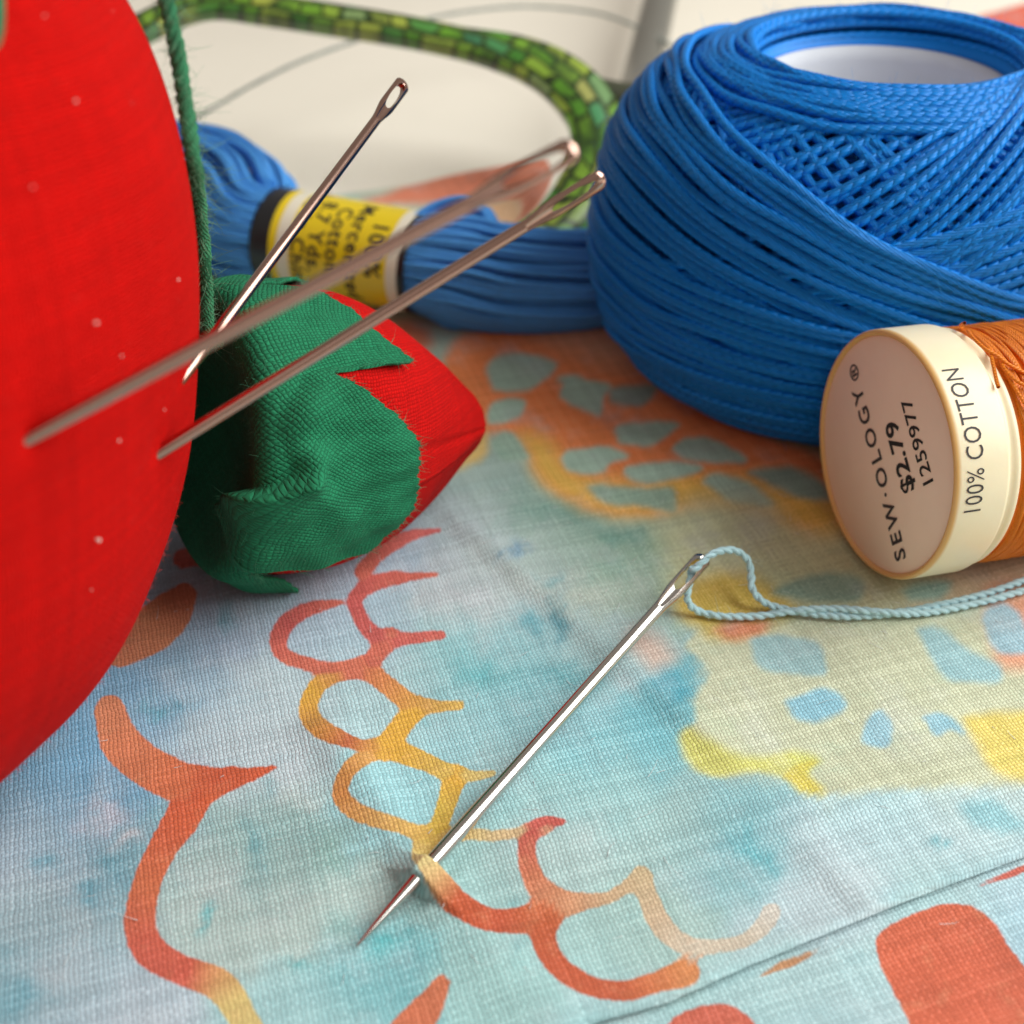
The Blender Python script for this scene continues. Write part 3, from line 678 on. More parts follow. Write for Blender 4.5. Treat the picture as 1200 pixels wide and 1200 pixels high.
    # green leaf crown on top, one leaf tip reaches the picture edge
    tipdir = (tom_hit(-24, 104)-TCEN)@TROT; atip = math.atan2(tipdir[1], tipdir[0])
    rtip = math.hypot(tipdir[0], tipdir[1]); ttip = math.atan2(tipdir[2]/TB, rtip/TA)
    nn, mm = 241, 40; av = np.linspace(0, 2*np.pi, nn, endpoint=False)
    lob = np.abs(np.cos(2.5*(av-atip)))**3
    # colatitude reached by the leaf in each direction
    cmax = (np.pi/2-ttip*.985)*(.30+.70*lob)
    rho = np.linspace(0.0, 1, mm)
    TT = np.pi/2-cmax[:, None]*rho[None]; AA = np.repeat(av[:, None], mm, 1)
    sg = np.sign(np.cos(TT)); r = TA*np.abs(np.cos(TT))**(2/TN); z = TB*np.abs(np.sin(TT))**(2/TN)*np.sign(np.sin(TT))
    P = np.stack([r*np.cos(AA), r*np.sin(AA), z], -1)
    Nn = P*[1/TA**2, 1/TA**2, 1/TB**2]; Nn /= np.linalg.norm(Nn, axis=-1)[..., None]
    P = P+Nn*(.04+.05*rho[None, :, None]*np.abs(np.sin(9*AA))[..., None])
    V = P.reshape(-1, 3)@TROT.T+TCEN
    o = make('leaf_crown', V, grid_faces(nn, mm, wrap_u=True)[:, ::-1], GREEN_CLOTH, root, attrs={'wuv': np.stack([(rho[None]*cmax[:, None]*TA)*np.cos(AA), (rho[None]*cmax[:, None]*TA)*np.sin(AA), 0*AA], -1).reshape(-1, 3)})
    sm = o.modifiers.new('thick', 'SOLIDIFY'); sm.thickness = .03; sm.offset = 1
GREEN_CLOTH = cloth_mat('green_cotton', L4(32, 122, 84), 0.028, 0.008, vary=.30, hmix=.30, sheen=.08)
tomato()

# ------------------------------------------------------------------ strawberry emery on its cord
SM, ST = np.array([-1.64, 7.48, 1.11]), np.array([-.27, 8.32, .62])
SA = (ST-SM); SLT = float(np.linalg.norm(SA)); SA /= SLT; SHB = .6; SB = SM-SA*SHB; SL = SHB+SLT
SPROF = np.array([(.26, 0), (.24, .22), (.16, .52), (.06, .80), (.035, .93), (.10, 1.005), (.28, 1.045), (.6, 1.05), (.9, 1.01), (1.3, .845), (1.7, .585), (2.0, .36), (SL-.07, .20), (SL, 0)])
SS_ = np.concatenate([[0], np.cumsum(np.hypot(*np.diff(SPROF, axis=0).T))])
SE1 = np.cross(SA, [0, 0, 1.]); SE1 /= np.linalg.norm(SE1); SE2 = np.cross(SE1, SA)
_sp = catmull(SPROF, 160); _sp[:, 1] = np.maximum(_sp[:, 1], 0); _ss = np.concatenate([[0], np.cumsum(np.hypot(*np.diff(_sp, axis=0).T))]); _ss *= SS_[-1]/_ss[-1]
def sb_pos(psi, s, off=0.0):
    psi, s = np.asarray(psi, float), np.asarray(s, float)
    h = np.interp(s, _ss, _sp[:, 0]); r = np.interp(s, _ss, _sp[:, 1])
    e = .02; dh = np.interp(s+e, _ss, _sp[:, 0])-np.interp(s-e, _ss, _sp[:, 0]); dr = np.interp(s+e, _ss, _sp[:, 1])-np.interp(s-e, _ss, _sp[:, 1])
    l = np.hypot(dh, dr)+1e-9; rad = np.cos(psi)[..., None]*SE1+np.sin(psi)[..., None]*SE2
    N = (dh/l)[..., None]*rad-(dr/l)[..., None]*SA
    return SB+h[..., None]*SA+r[..., None]*rad+np.asarray(off)[..., None]*N, N
def strawberry():
    root = thing('strawberry_emery', 'small red cotton strawberry with green leaf cap, hanging by a cord beside the tomato pincushion', 'pincushion', tuple([SM[0], SM[1], .06]))
    nu, nv = 220, 150
    ps = np.linspace(0, 2*np.pi, nu, endpoint=False); s = np.linspace(.02, SS_[-1]-.004, nv)
    P_, S_ = np.meshgrid(ps, s, indexing='ij')
    bulge = .008*np.sin(5*P_+2*S_)+.006*np.sin(9*P_-4*S_)+.012*np.sin(3*P_+.5)*np.sin(2*S_)
    bulge -= .02*np.exp(-((P_-.30)/.05)**2)*sstep(1.6, 2.2, S_)       # the seam of the cone
    V, _ = sb_pos(P_, S_, bulge*sstep(SS_[-1], SS_[-1]-.5, S_))
    rm = np.interp(S_, _ss, _sp[:, 1])
    make('body', V.reshape(-1, 3), grid_faces(nu, nv, wrap_u=True)[:, ::-1], cloth_mat('strawberry_red_cotton', L4(196, 12, 9), 0.026, 0.007, vary=.25, hmix=.30, sheen=.04, spec=.12), root,
         attrs={'wuv': np.stack([P_*rm, S_, 0*P_], -1).reshape(-1, 3)})
    # the leaf cap: outline in (angle, distance from the centre of the round end)
    OUT = [(0,1.91),(6,1.90),(13,1.87),(20,1.85),(26,1.81),(35,1.67),(41,1.50),(45,1.40),(48.5,1.30),(50,1.34),(51,1.52),(53,1.78),(55,1.93),(57,1.88),(60,1.82),(67,1.74),(77,1.64),(85,1.5),(92,1.3),(98,1.06),(101,1.2),(110,1.5),(122,1.68),(135,1.62),(148,1.35),(156,1.02),(160,1.2),(172,1.6),(186,1.72),(200,1.6),(212,1.25),(218,1.0),(222,1.12),(234,1.42),(246,1.5),(258,1.36),(266,1.12),(270,1.02),(274,1.12),(284,1.34),(294,1.46),(303,1.42),(312,1.26),(320,1.08),(326,.97),(329,1.02),(331.5,1.35),(334,1.68),(338,1.78),(345,1.86),(352,1.90),(360,1.91)]
    OUT = np.array(OUT, float)
    fine = np.concatenate([np.linspace(0, 44, 60), np.linspace(44.2, 58, 60), np.linspace(58.5, 320, 220), np.linspace(320.3, 338, 70), np.linspace(338.5, 359.6, 36)])
    smax = 1.085*np.interp(fine, OUT[:, 0], OUT[:, 1])*(1+.006*np.sin(fine*1.7)+.004*np.sin(fine*5.1))
    ps = np.radians(fine); rho = np.linspace(0, 1, 90)**.9
    P_ = np.repeat(ps[:, None], len(rho), 1); S_ = smax[:, None]*rho[None]
    dg = np.degrees(P_); wrap = lambda a: (dg-a+180) % 360-180
    off = .035+.012*np.sin(6*P_+3*S_)+.008*np.sin(13*P_-5*S_)
    # one stiff fold runs from the middle to the shoulder, with a slot below it
    dx, dy = S_*np.cos(P_), S_*np.sin(P_)
    fa, fb = np.array([.48, -.38]), np.array([1.16, .33]); fe = (fb-fa)/np.linalg.norm(fb-fa); fl = np.linalg.norm(fb-fa)
    fs = (dx-fa[0])*fe[0]+(dy-fa[1])*fe[1]; fn = (dx-fa[0])*fe[1]-(dy-fa[1])*fe[0]      # fn > 0 below the fold
    along = sstep(-.22, .15, fs)*sstep(fl+.12, fl-.06, fs)
    off += along*(.21*sstep(-.03, .035, fn)*np.exp(-np.clip(fn-.03, 0, None)/.22)-.05*np.exp(-((fn+.07)/.07)**2))
    off += .16*np.exp(-((dx-1.17)/.13)**2-((dy-.38)/.16)**2)+.10*np.exp(-((dx-.98)/.14)**2-((dy-.74)/.22)**2)
    off -= .02*np.exp(-((dx-.35)/.35)**2-((dy-.35)/.3)**2)
    off += .05*sstep(1.0, 1.9, S_)*np.exp(-(wrap(5)/30)**2)*0.4
    off += .10*sstep(.9, 1.45, S_)*np.exp(-(wrap(298)/14)**2)          # the lower leaf stands off the body
    off += .05*sstep(1.4, 1.95, S_)*np.exp(-(wrap(56)/8)**2)
    off += .06*np.exp(-(wrap(110)/14)**2)*np.exp(-((S_-.8)/.3)**2)+.05*np.exp(-(wrap(150)/10)**2)*np.exp(-((S_-.5)/.25)**2)
    # soft crumples, and leaves that lift a little at their ends
    off += .022*np.sin(7*dx+2.1*dy+.6)*np.sin(3.1*dx-5.3*dy)*sstep(.3, .8, S_)+.012*np.sin(15*dx-6*dy)*np.sin(4*dx+11*dy)
    off += .055*sstep(.80, 1.0, S_/smax[:, None])*(.55+.45*np.sin(P_*3+.4))
    off = np.maximum(off, .055*sstep(1.5, .9, S_)+.022)
    V, N = sb_pos(P_, S_, off)
    o = make('leaf_cap', V.reshape(-1, 3), grid_faces(len(ps), len(rho), wrap_u=True)[:, ::-1], GREEN_CLOTH, root,
             attrs={'wuv': np.stack([S_*np.cos(P_+.35), S_*np.sin(P_+.35), 0*P_], -1).reshape(-1, 3)})
    sm = o.modifiers.new('thick', 'SOLIDIFY'); sm.thickness = .028; sm.offset = -1
    # frayed rim and fluff
    k = rng.integers(0, len(ps), 900); P0 = V[k, -1]; out = V[k, -1]-V[k, -6]; out /= np.linalg.norm(out, axis=1)[:, None]
    D = out*.8+N[k, -1]*.25+rng.normal(size=(900, 3))*.45; D /= np.linalg.norm(D, axis=1)[:, None]
    Vh, Fh = hairs(P0-out*.01, D, rng.uniform(.008, .045, 900), .0018, .6)
    k1, k2 = rng.integers(0, len(ps), 1300), rng.integers(15, 88, 1300)
    D2 = N[k1, k2]*.6+rng.normal(size=(1300, 3))*.6; D2 /= np.linalg.norm(D2, axis=1)[:, None]
    Vh2, Fh2 = hairs(V[k1, k2], D2, rng.uniform(.01, .05, 1300), .0013, .5)
    make('frayed_threads', np.vstack([Vh, Vh2]), np.vstack([Fh, Fh2+len(Vh)]), plain_mat('green_fibre', L4(70, 140, 105), .8), root, kind='stuff')
    # the cord: from the middle of the cap up along the outline of the tomato and over its top
    pts = []
    for (px, py, lift) in [(244,372,.45),(241,330,.32),(238,290,.22),(232,235,.12),(226,185,.075),(219,130,.065),(210,75,.062),(200,25,.062),(188,-25,.062),(168,-85,.062)]:
        ts = np.linspace(4, 9.5, 1500); Q = np.array([at_t(px, py, t) for t in ts]); l = tom_level(Q); k = int(l.argmin())
        q = Q[k]
        g = np.array([tom_level(q+e*1e-3)-tom_level(q-e*1e-3) for e in np.eye(3)]); g /= np.linalg.norm(g)
        back = FW*0
        # sit just outside the cloth of the tomato
        a = 0.0
        while tom_level(q+g*a) < 0.0 and a < .6: a += .01
        pts.append((q, lift))
    top = [p for p, _ in pts]
    # lean away from the tomato towards the strawberry as the cord comes down
    cap, _ = sb_pos(np.array([math.radians(125)]), np.array([.45]), np.array([.08]))
    low = at_t(245, 392, 8.0)
    path = [low+np.array([.02, .1, -.12]), low]
    tt = [7.85, 7.65, 7.45, 7.2]
    for (px, py), t in zip([(241,345),(239,305),(236,262),(231,222)], tt): path.append(at_t(px, py, t))
    for p in top[4:]: path.append(p)
    path.append(TCEN+TROT@np.array([.9, .1, TB*.99]))
    path = np.array(path); C = resample(catmull(path, 400), 1100)
    V, F, A = plies(C, .047, 3, .18, k=8)
    mt = thread_mat('green_cord', L4(62, 130, 92), .05, .008, 3, rough=.8, spec=.2, sheen=.4, vary=.5)
    cord = make('cord', V, F, mt, root, attrs={'tw': A})
    n = 1500; k = rng.integers(0, len(C), n); d = rng.normal(size=(n, 3)); d /= np.linalg.norm(d, axis=1)[:, None]
    Vh, Fh = hairs(C[k]+d*.045, d, rng.uniform(.02, .10, n)*rng.choice([.6, 1, 1.5], n), .0015, .7, 5)
    make('fluff', Vh, Fh, plain_mat('pale_green_fibre', L4(120, 165, 130), .8), cord, kind='stuff')
strawberry()

# ------------------------------------------------------------------ needles
STEEL = None
def steel(name, col):
    m, nt, b = mat_new(name)
    geo = nd(nt, 'ShaderNodeTexCoord'); n1 = noise(nt, vscale(nt, geo.outputs['Object'], (60, 60, 3)), 1.0, 3)
    b.inputs['Base Color'].default_value = col; b.inputs['Metallic'].default_value = 1
    nt.links.new(mth(nt, 'ADD', .12, mth(nt, 'MULTIPLY', n1, .08)), b.inputs['Roughness'])
    nt.links.new(bump(nt, n1, .0003), b.inputs['Normal'])
    return m
STEEL = steel('needle_steel', (.64, .60, .57, 1))
TINTED_STEEL = steel('brown_tinted_steel', (.50, .31, .255, 1))  # brown tint puts red-brown reflections into the metal's base colour
def evaluated(o):
    dg = bpy.context.evaluated_depsgraph_get(); dg.update()
    me = bpy.data.meshes.new_from_object(o.evaluated_get(dg)); return me
def needle_meshes(L, R, eye_l, eye_w, bulge, thick, taper, metal):
    """needle along +Z, point at 0, eye at the top; the eye opens along Y"""
    k = 28; a = np.arange(k)*2*np.pi/k
    e1 = L-eye_l*1.75
    # shaft
    z = np.concatenate([np.linspace(0, taper, 26), np.linspace(taper, e1, 14)[1:]])
    r = R*np.clip(z/taper, 0.0, 1)**.66; r[0] = R*.05
    V = np.stack([r[:, None]*np.cos(a), r[:, None]*np.sin(a), np.repeat(z[:, None], k, 1)], -1).reshape(-1, 3)
    Fs = [tuple(f) for f in grid_faces(len(z), k, wrap_v=True)[:, ::-1]]+[tuple(range(k))[::-1]]
    shaft = (V, Fs)
    # eye body
    z = np.concatenate([np.linspace(e1, L-.05, 44), L-.05+.05*np.sin(np.linspace(.15, 1.5, 9))])
    u = (z-e1)/(L-e1)
    wx = R*(1+(bulge-1)*sstep(0, .42, u)); wy = R*(1-(1-thick)*sstep(.05, .4, u))
    end = np.sqrt(np.clip(1-((z-(L-.05))/.05).clip(0)**2, .0004, 1)); wx, wy = wx*end, wy*np.maximum(end, .25)
    V = np.stack([wx[:, None]*np.cos(a), wy[:, None]*np.sin(a), np.repeat(z[:, None], k, 1)], -1).reshape(-1, 3)
    Fe = [tuple(f) for f in grid_faces(len(z), k, wrap_v=True)[:, ::-1]]
    n = len(z); Fe.append(tuple(range(k))); Fe.append(tuple(range((n-1)*k, n*k))[::-1])
    me = bpy.data.meshes.new('eye'); me.from_pydata([tuple(v) for v in V], [], [f[::-1] for f in Fe]); me.update()
    body = bpy.data.objects.new('eye_body', me); COL.objects.link(body)
    # cutters: the slot, and a scooped gutter on either face
    zc = L-.055-eye_l/2
    def lathe_box(cx, cy, cz, hx, hy, hz, p, m=24, q=13):
        t = np.linspace(-np.pi/2+.02, np.pi/2-.02, q); b_ = np.arange(m)*2*np.pi/m
        sp = lambda x, e: np.sign(x)*np.abs(x)**e
        V = np.stack([cx+hx*np.outer(sp(np.cos(t), 1), sp(np.cos(b_), p)), cy+hy*np.outer(sp(np.cos(t), 1), sp(np.sin(b_), p)), cz+hz*np.repeat(sp(np.sin(t), 1)[:, None], m, 1)], -1).reshape(-1, 3)
        F = [tuple(f) for f in grid_faces(q, m, wrap_v=True)]; F += [tuple(range(m))[::-1], tuple(range((q-1)*m, q*m))]
        return V, F
    cuts = []
    b_ = np.arange(36)*2*np.pi/36; sx = eye_w/2*np.sign(np.cos(b_))*np.abs(np.cos(b_))**.8; sz = zc+eye_l/2*np.sign(np.sin(b_))*np.abs(np.sin(b_))**.9
    V = np.concatenate([np.stack([sx, -R*3+0*sx, sz], -1), np.stack([sx, R*3+0*sx, sz], -1)])
    F = [(i, (i+1) % 36, 36+(i+1) % 36, 36+i) for i in range(36)]+[tuple(range(36))[::-1], tuple(range(36, 72))]
    cuts.append((V, F))
    for s in (-1, 1): cuts.append(lathe_box(0, s*R*thick*1.05, zc-eye_l*.30, eye_w*.50, R*.42, eye_l*.92, 1))
    tmp = []
    for V, F in cuts:
        cm = bpy.data.meshes.new('cut'); cm.from_pydata([tuple(v) for v in V], [], F); cm.update()
        import bmesh
        bm = bmesh.new(); bm.from_mesh(cm); bmesh.ops.recalc_face_normals(bm, faces=bm.faces); bm.to_mesh(cm); bm.free()
        co = bpy.data.objects.new('cut', cm); COL.objects.link(co); tmp.append(co)
        md = body.modifiers.new('cut', 'BOOLEAN'); md.operation = 'DIFFERENCE'; md.object = co; md.solver = 'EXACT'
    import bmesh
    bm = bmesh.new(); bm.from_mesh(me); bmesh.ops.recalc_face_normals(bm, faces=bm.faces); bm.to_mesh(me); bm.free()
    out = evaluated(body); out.name = 'eye'
    for o in tmp+[body]: bpy.data.objects.remove(o)
    out.polygons.foreach_set('use_smooth', np.ones(len(out.polygons), bool)); out.set_sharp_from_angle(angle=math.radians(38))
    out.materials.clear(); out.materials.append(metal)
    return shaft, out, metal
def needle_from(name, label, cat, tip, end, roll, parts, group=None, first=None):
    d = Vector(end)-Vector(tip); q = d.to_track_quat('Z', 'Y'); M = q.to_matrix().to_4x4()
    w = M.to_3x3().inverted()@(Vector(CP)-Vector(end)); face = math.atan2(w.y, w.x)-math.pi/2     # turns the eye to face the room
    M = M@Matrix.Rotation(face+roll, 4, 'Z')
    o = thing(name, label, cat, (0, 0, 0), group) if first is None else copy_tree(first)
    o['label'] = label
    if first is None:
        (V, F), eye, metal = parts
        make('shaft', V, F, metal, o, local=True)
        e = bpy.data.objects.new('eye', eye); COL.objects.link(e); e.parent = o
    o.location = tip; o.rotation_euler = M.to_euler()
    return o
def needle_at(tip_px, eye_px, t_eye, L, bury=.0):
    """point where the needle enters the tomato, and the far end L away towards the eye"""
    a = tom_hit(*tip_px); b = at_t(*eye_px, t_eye); d = (b-a)/np.linalg.norm(b-a)
    return b-d*L, b
SMALL = needle_meshes(3.75, .035, .31, .072, 1.70, .80, .75, TINTED_STEEL)
def stuck_needle(label, tip_px, eye_px, t_eye, roll, first):
    tip, end = needle_at(tip_px, eye_px, t_eye, 3.75)
    return needle_from('sewing_needle', label, 'needle', tip, end, roll, SMALL, 'needles stuck in the tomato pincushion', first)
n1 = stuck_needle('slim steel needle rising steeply against the pale table, uppermost of three in the tomato', (219,437), (474,96), 8.8, .25, None)
n2 = stuck_needle('blurred steel needle nearest the viewer, stuck farthest left in the tomato pincushion', (52,503), (676,172), 5.35, -.2, n1)
n3 = stuck_needle('steel needle passing before the green leaf cap, lowest eye of the three in the tomato', (196,524), (709,207), 6.9, .45, n1)

BIG = needle_meshes(NDL_L, NDL_R, .36, .082, 1.42, .8, .55, STEEL)
big = needle_from('threaded_needle', 'large shiny needle threaded with pale blue thread, stitched through the printed fabric', 'needle', tuple(TIP), tuple(EYE_END), -.2, BIG)

# ------------------------------------------------------------------ pale blue thread through the eye
def pale_thread():
    root = thing('embroidery_thread', 'pale blue twisted thread looped through the eye of the big needle, trailing right', 'thread', (float(EYE_END[0]), float(EYE_END[1]), .06))
    eye = EYE_END-NDL_D*.17
    side = np.cross(NDL_D, FW); side /= np.linalg.norm(side)
    def g(px, py, dz): 
        p = at_z(px, py, .1); return at_z(px, py, float(upper_height(np.array([p[0]]), np.array([p[1]]))[0])+dz)
    A = [at_z(1330,640,.12), at_z(1260,662,.12), g(1195,682,.06), g(1150,697,.05), g(1080,713,.045), g(1010,722,.045), g(950,719,.05), at_z(912,712,.14), at_z(893,704,.19), at_z(882,690,.25), at_z(880,672,.31), at_z(876,656,.40), at_z(864,646,.47), at_z(848,645,.51), at_z(833,650,.52), at_z(824,658,.50), eye+FW*-.02]
    Bq = [eye+FW*.03, at_z(807,690,.33), at_z(805,700,.26), at_z(811,711,.18), at_z(824,718,.13), g(848,722,.05), g(885,722,.045), g(930,716,.075), g(975,713,.09), g(1020,716,.09), g(1075,719,.045), g(1130,710,.045), g(1200,692,.05), at_z(1270,668,.12), at_z(1330,650,.12)]
    C = resample(catmull(np.array(A+Bq), 900), 2000)
    V, F, T = plies(C, .029, 2, .15, k=9, ply_r=.0190)
    mt = thread_mat('pale_blue_thread', L4(200, 238, 248), .03, .004, 3, rough=.45, spec=.5, sheen=.3, vary=.15)
    make('strand', V, F, mt, root, attrs={'tw': T})
    n = 260; k = rng.integers(0, len(C), n); d = rng.normal(size=(n, 3)); d /= np.linalg.norm(d, axis=1)[:, None]
    Vh, Fh = hairs(C[k]+d*.025, d, rng.uniform(.015, .06, n), .0012, .7)
    make('fluff', Vh, Fh, plain_mat('pale_blue_fibre', L4(190, 220, 224), .8), root, kind='stuff')
pale_thread()

# ------------------------------------------------------------------ lettering
def glyphs(body, size, align='CENTER', shear=0, spacing=1.0, bold=0.0):
    cu = bpy.data.curves.new('lettering', 'FONT'); cu.body = body; cu.size = size; cu.align_x = align; cu.align_y = 'CENTER'
    cu.space_character = spacing; cu.resolution_u = 3; cu.offset = bold
    o = bpy.data.objects.new('lettering', cu); COL.objects.link(o)
    dg = bpy.context.evaluated_depsgraph_get(); dg.update()
    me = bpy.data.meshes.new_from_object(o.evaluated_get(dg)); bpy.data.objects.remove(o)
    V = np.array([v.co for v in me.vertices]); F = [tuple(p.vertices) for p in me.polygons]
    return V, F
def words(V, F, size):
    """split a line of glyphs at its spaces"""
    fx = np.array([[V[list(f), 0].min(), V[list(f), 0].max()] for f in F]); o = np.argsort(fx[:, 0]); grp = np.zeros(len(F), int); g = 0; hi = fx[o[0], 1]
    for i in o:
        if fx[i, 0]-hi > .26*size: g += 1
        hi = max(hi, fx[i, 1]); grp[i] = g
    for k in range(g+1):
        fs = [F[i] for i in range(len(F)) if grp[i] == k]; ids = sorted({v for f in fs for v in f}); mp = {v: j for j, v in enumerate(ids)}
        yield V[ids], [tuple(mp[v] for v in f) for f in fs]
INK = plain_mat('black_print', (.022, .020, .022, 1), .6, .3)
INKB = plain_mat('grey_print', (.05, .042, .045, 1), .6, .3)

# ------------------------------------------------------------------ spool of orange thread
def spool():
    c = CP+(np.array([2.682, 7.340, .985])-CP)*.985; R = .9146*.985; a, b = .2692, -.045
    ax = np.array([math.cos(a)*math.cos(b), math.sin(a)*math.cos(b), math.sin(b)]); s = np.array([-math.sin(a), math.cos(a), 0]); u = np.cross(ax, s)
    rt = -s
    root = thing('thread_spool', 'spool of orange cotton thread with cream plastic end, lying in front of the blue ball', 'spool', (float(c[0]), float(c[1]), .07))
    CREAM, AMBER = L4(238, 222, 190), L4(226, 178, 112)
    def lathe(prof, k=128):
        P = np.asarray(prof, float); th = np.arange(k)*2*np.pi/k
        V = c+P[:, 0][:, None, None]*ax+P[:, 1][:, None, None]*(np.cos(th)[None, :, None]*rt+np.sin(th)[None, :, None]*u)
        return V.reshape(-1, 3), grid_faces(len(P), k, wrap_v=True)
    cream = plain_mat('cream_plastic', L4(238, 222, 190), .33, .45, nscale=5, nvary=.06, bdist=.002, bscale=9, sss=.25)
    _nt = cream.node_tree; _b = _nt.nodes['Principled BSDF']; _old = _b.inputs['Base Color'].links[0].from_socket
    _nt.links.new(mixc(_nt, attr(_nt, 'edge', 'Fac'), _old, AMBER), _b.inputs['Base Color'])
    face_r = R*.95
    prof = [(.030, .02), (.030, face_r-.02), (.028, face_r), (.012, face_r+.004), (.0, R*.975), (.006, R*.988), (.022, R*.998), (.05, R), (.39, R), (.405, R*.996), (.415, R*.985), (.42, R*.965), (.435, R*.952), (.455, R*.95), (.47, R*.957), (.485, R*.965), (.505, R*.965), (.52, R*.955), (.53, R*.93), (.53, .35), (2.55, .35), (2.55, R*.93), (2.60, R*.965), (2.65, R), (3.0, R), (3.05, R*.96), (3.05, .02)]
    V, F = lathe(prof); ed = np.repeat([1.0 if (q[0] < .034 and q[1] > face_r-.03) else 0.0 for q in prof], 128); cap = make('end_cap', V, F, cream, root, attrs={'edge': ed})
    # paper disc with the print
    prof = [(.026, .001), (.026, face_r-.004), (.0285, face_r-.002)]
    V, F = lathe(prof)
    paper = plain_mat('kraft_label_paper', L4(255, 228, 206), .6, .25, nscale=7, nvary=.07, bdist=.0015, bscale=60)
    st = make('paper_label', V, F, paper, cap)
    e1 = np.array([-.79, .62]); e1 /= np.linalg.norm(e1); dn = np.array([e1[1], -e1[0]])      # along the line / to the next line
    def lay(body, cx, cy, size, mat, spacing=1.0, xs=1.0, bold=0.0, arc=0.0):
        V, F = glyphs(body, size, spacing=spacing, bold=bold); x, y = V[:, 0]*xs, V[:, 1]
        y = y-arc*x**2
        q = np.array([cx, cy])+x[:, None]*e1-y[:, None]*dn
        P = c+(.026-.004)*ax+q[:, :1]*rt+q[:, 1:]*u
        make('lettering', P, F, mat, cap, smooth=False)
    lay('SEW\u00b7OLOGY', .02, -.135, .205, INKB, 1.30, .92, .0035, -.06)
    lay('\u00ae', -.585, .348, .165, INKB, bold=.002)
    lay('$2.79', .185, .115, .235, INK, 1.02, .98, .005)
    lay('1259977', .33, .325, .185, INK, 1.02, .98, .0015)
    # print on the side of the cap: reads along the rim
    V, F = glyphs('100% COTTON', .185, spacing=1.05, bold=-.001)
    V[:, 0] *= .80
    thm = math.radians(40)
    def rim(V, mat):
        # spool angle measured from rt towards u; the line climbs with the angle
        t = thm+V[:, 0]/R; off = .155-V[:, 1]
        P = c+off[:, None]*ax+(R+.0035)*(np.cos(t)[:, None]*rt+np.sin(t)[:, None]*u)
        make('lettering', P, F, mat, cap, smooth=False)
    rim(V, INKB)
    # wound thread: crossed helical layers
    org = thread_mat('orange_thread', L4(250, 136, 16), .05, .006, 2, rough=.38, spec=.5, sheen=.3, vary=.25)
    core_r = R*.915
    prof = [(.535, .36), (.535, core_r-.05), (.56, core_r), (2.5, core_r), (2.54, core_r-.05), (2.54, .36)]
    V, F = lathe(prof, 64); wb = make('thread_winding', V, F, org, root, attrs={'tw': np.zeros((len(V), 3))})
    bag = Bag(); n = 1500
    for q in range(14):
        th = np.linspace(0, 2*np.pi*15, n); ph = q*1.7
        span = np.arcsin(np.sin(th*(.062+.003*q)+ph))/(np.pi/2)
        off = 1.53+.955*span
        rr = core_r+.012+.004*(q % 4)+.004*np.sin(th*3+q)
        C = c+off[:, None]*ax+rr[:, None]*(np.cos(th)[:, None]*rt+np.sin(th)[:, None]*u)
        T_ = np.gradient(C, axis=0); T_ /= np.linalg.norm(T_, axis=1)[:, None]
        N = (C-c)-((C-c)@ax)[:, None]*ax; N /= np.linalg.norm(N, axis=1)[:, None]; B = np.cross(T_, N)
        V, F, A = tube(C, .0165, 5, N, B); bag.add(V, F, A)
    V, F, A = bag.out(); make('thread_layers', V, F, org, wb, attrs={'tw': A}, kind='stuff')
    bag = Bag()
    def onrim(off, deg, lift): 
        t = math.radians(deg); return c+off*ax+(R*.93+lift)*(math.cos(t)*rt+math.sin(t)*u)
    for pts in ([(.56,100,.02),(.50,96,.07),(.46,88,.085),(.47,80,.09),(.53,76,.08),(.6,72,.05),(.72,66,.03)], [(.58,86,.02),(.49,76,.07),(.43,64,.075),(.41,60,.09)], [(.6,80,.03),(.55,70,.05),(.60,62,.06),(.75,58,.04)], [(.62,112,.02),(.52,104,.06),(.49,100,.10),(.47,97,.13)], [(.56,68,.03),(.58,55,.05),(.66,44,.04),(.8,38,.02)]):
        C = catmull(np.array([onrim(*p) for p in pts]), 60); V, F, A = tube(C, .013, 6); bag.add(V, F, A)
    V, F, A = bag.out(); make('loose_thread_ends', V, F, org, wb, attrs={'tw': A})
spool()

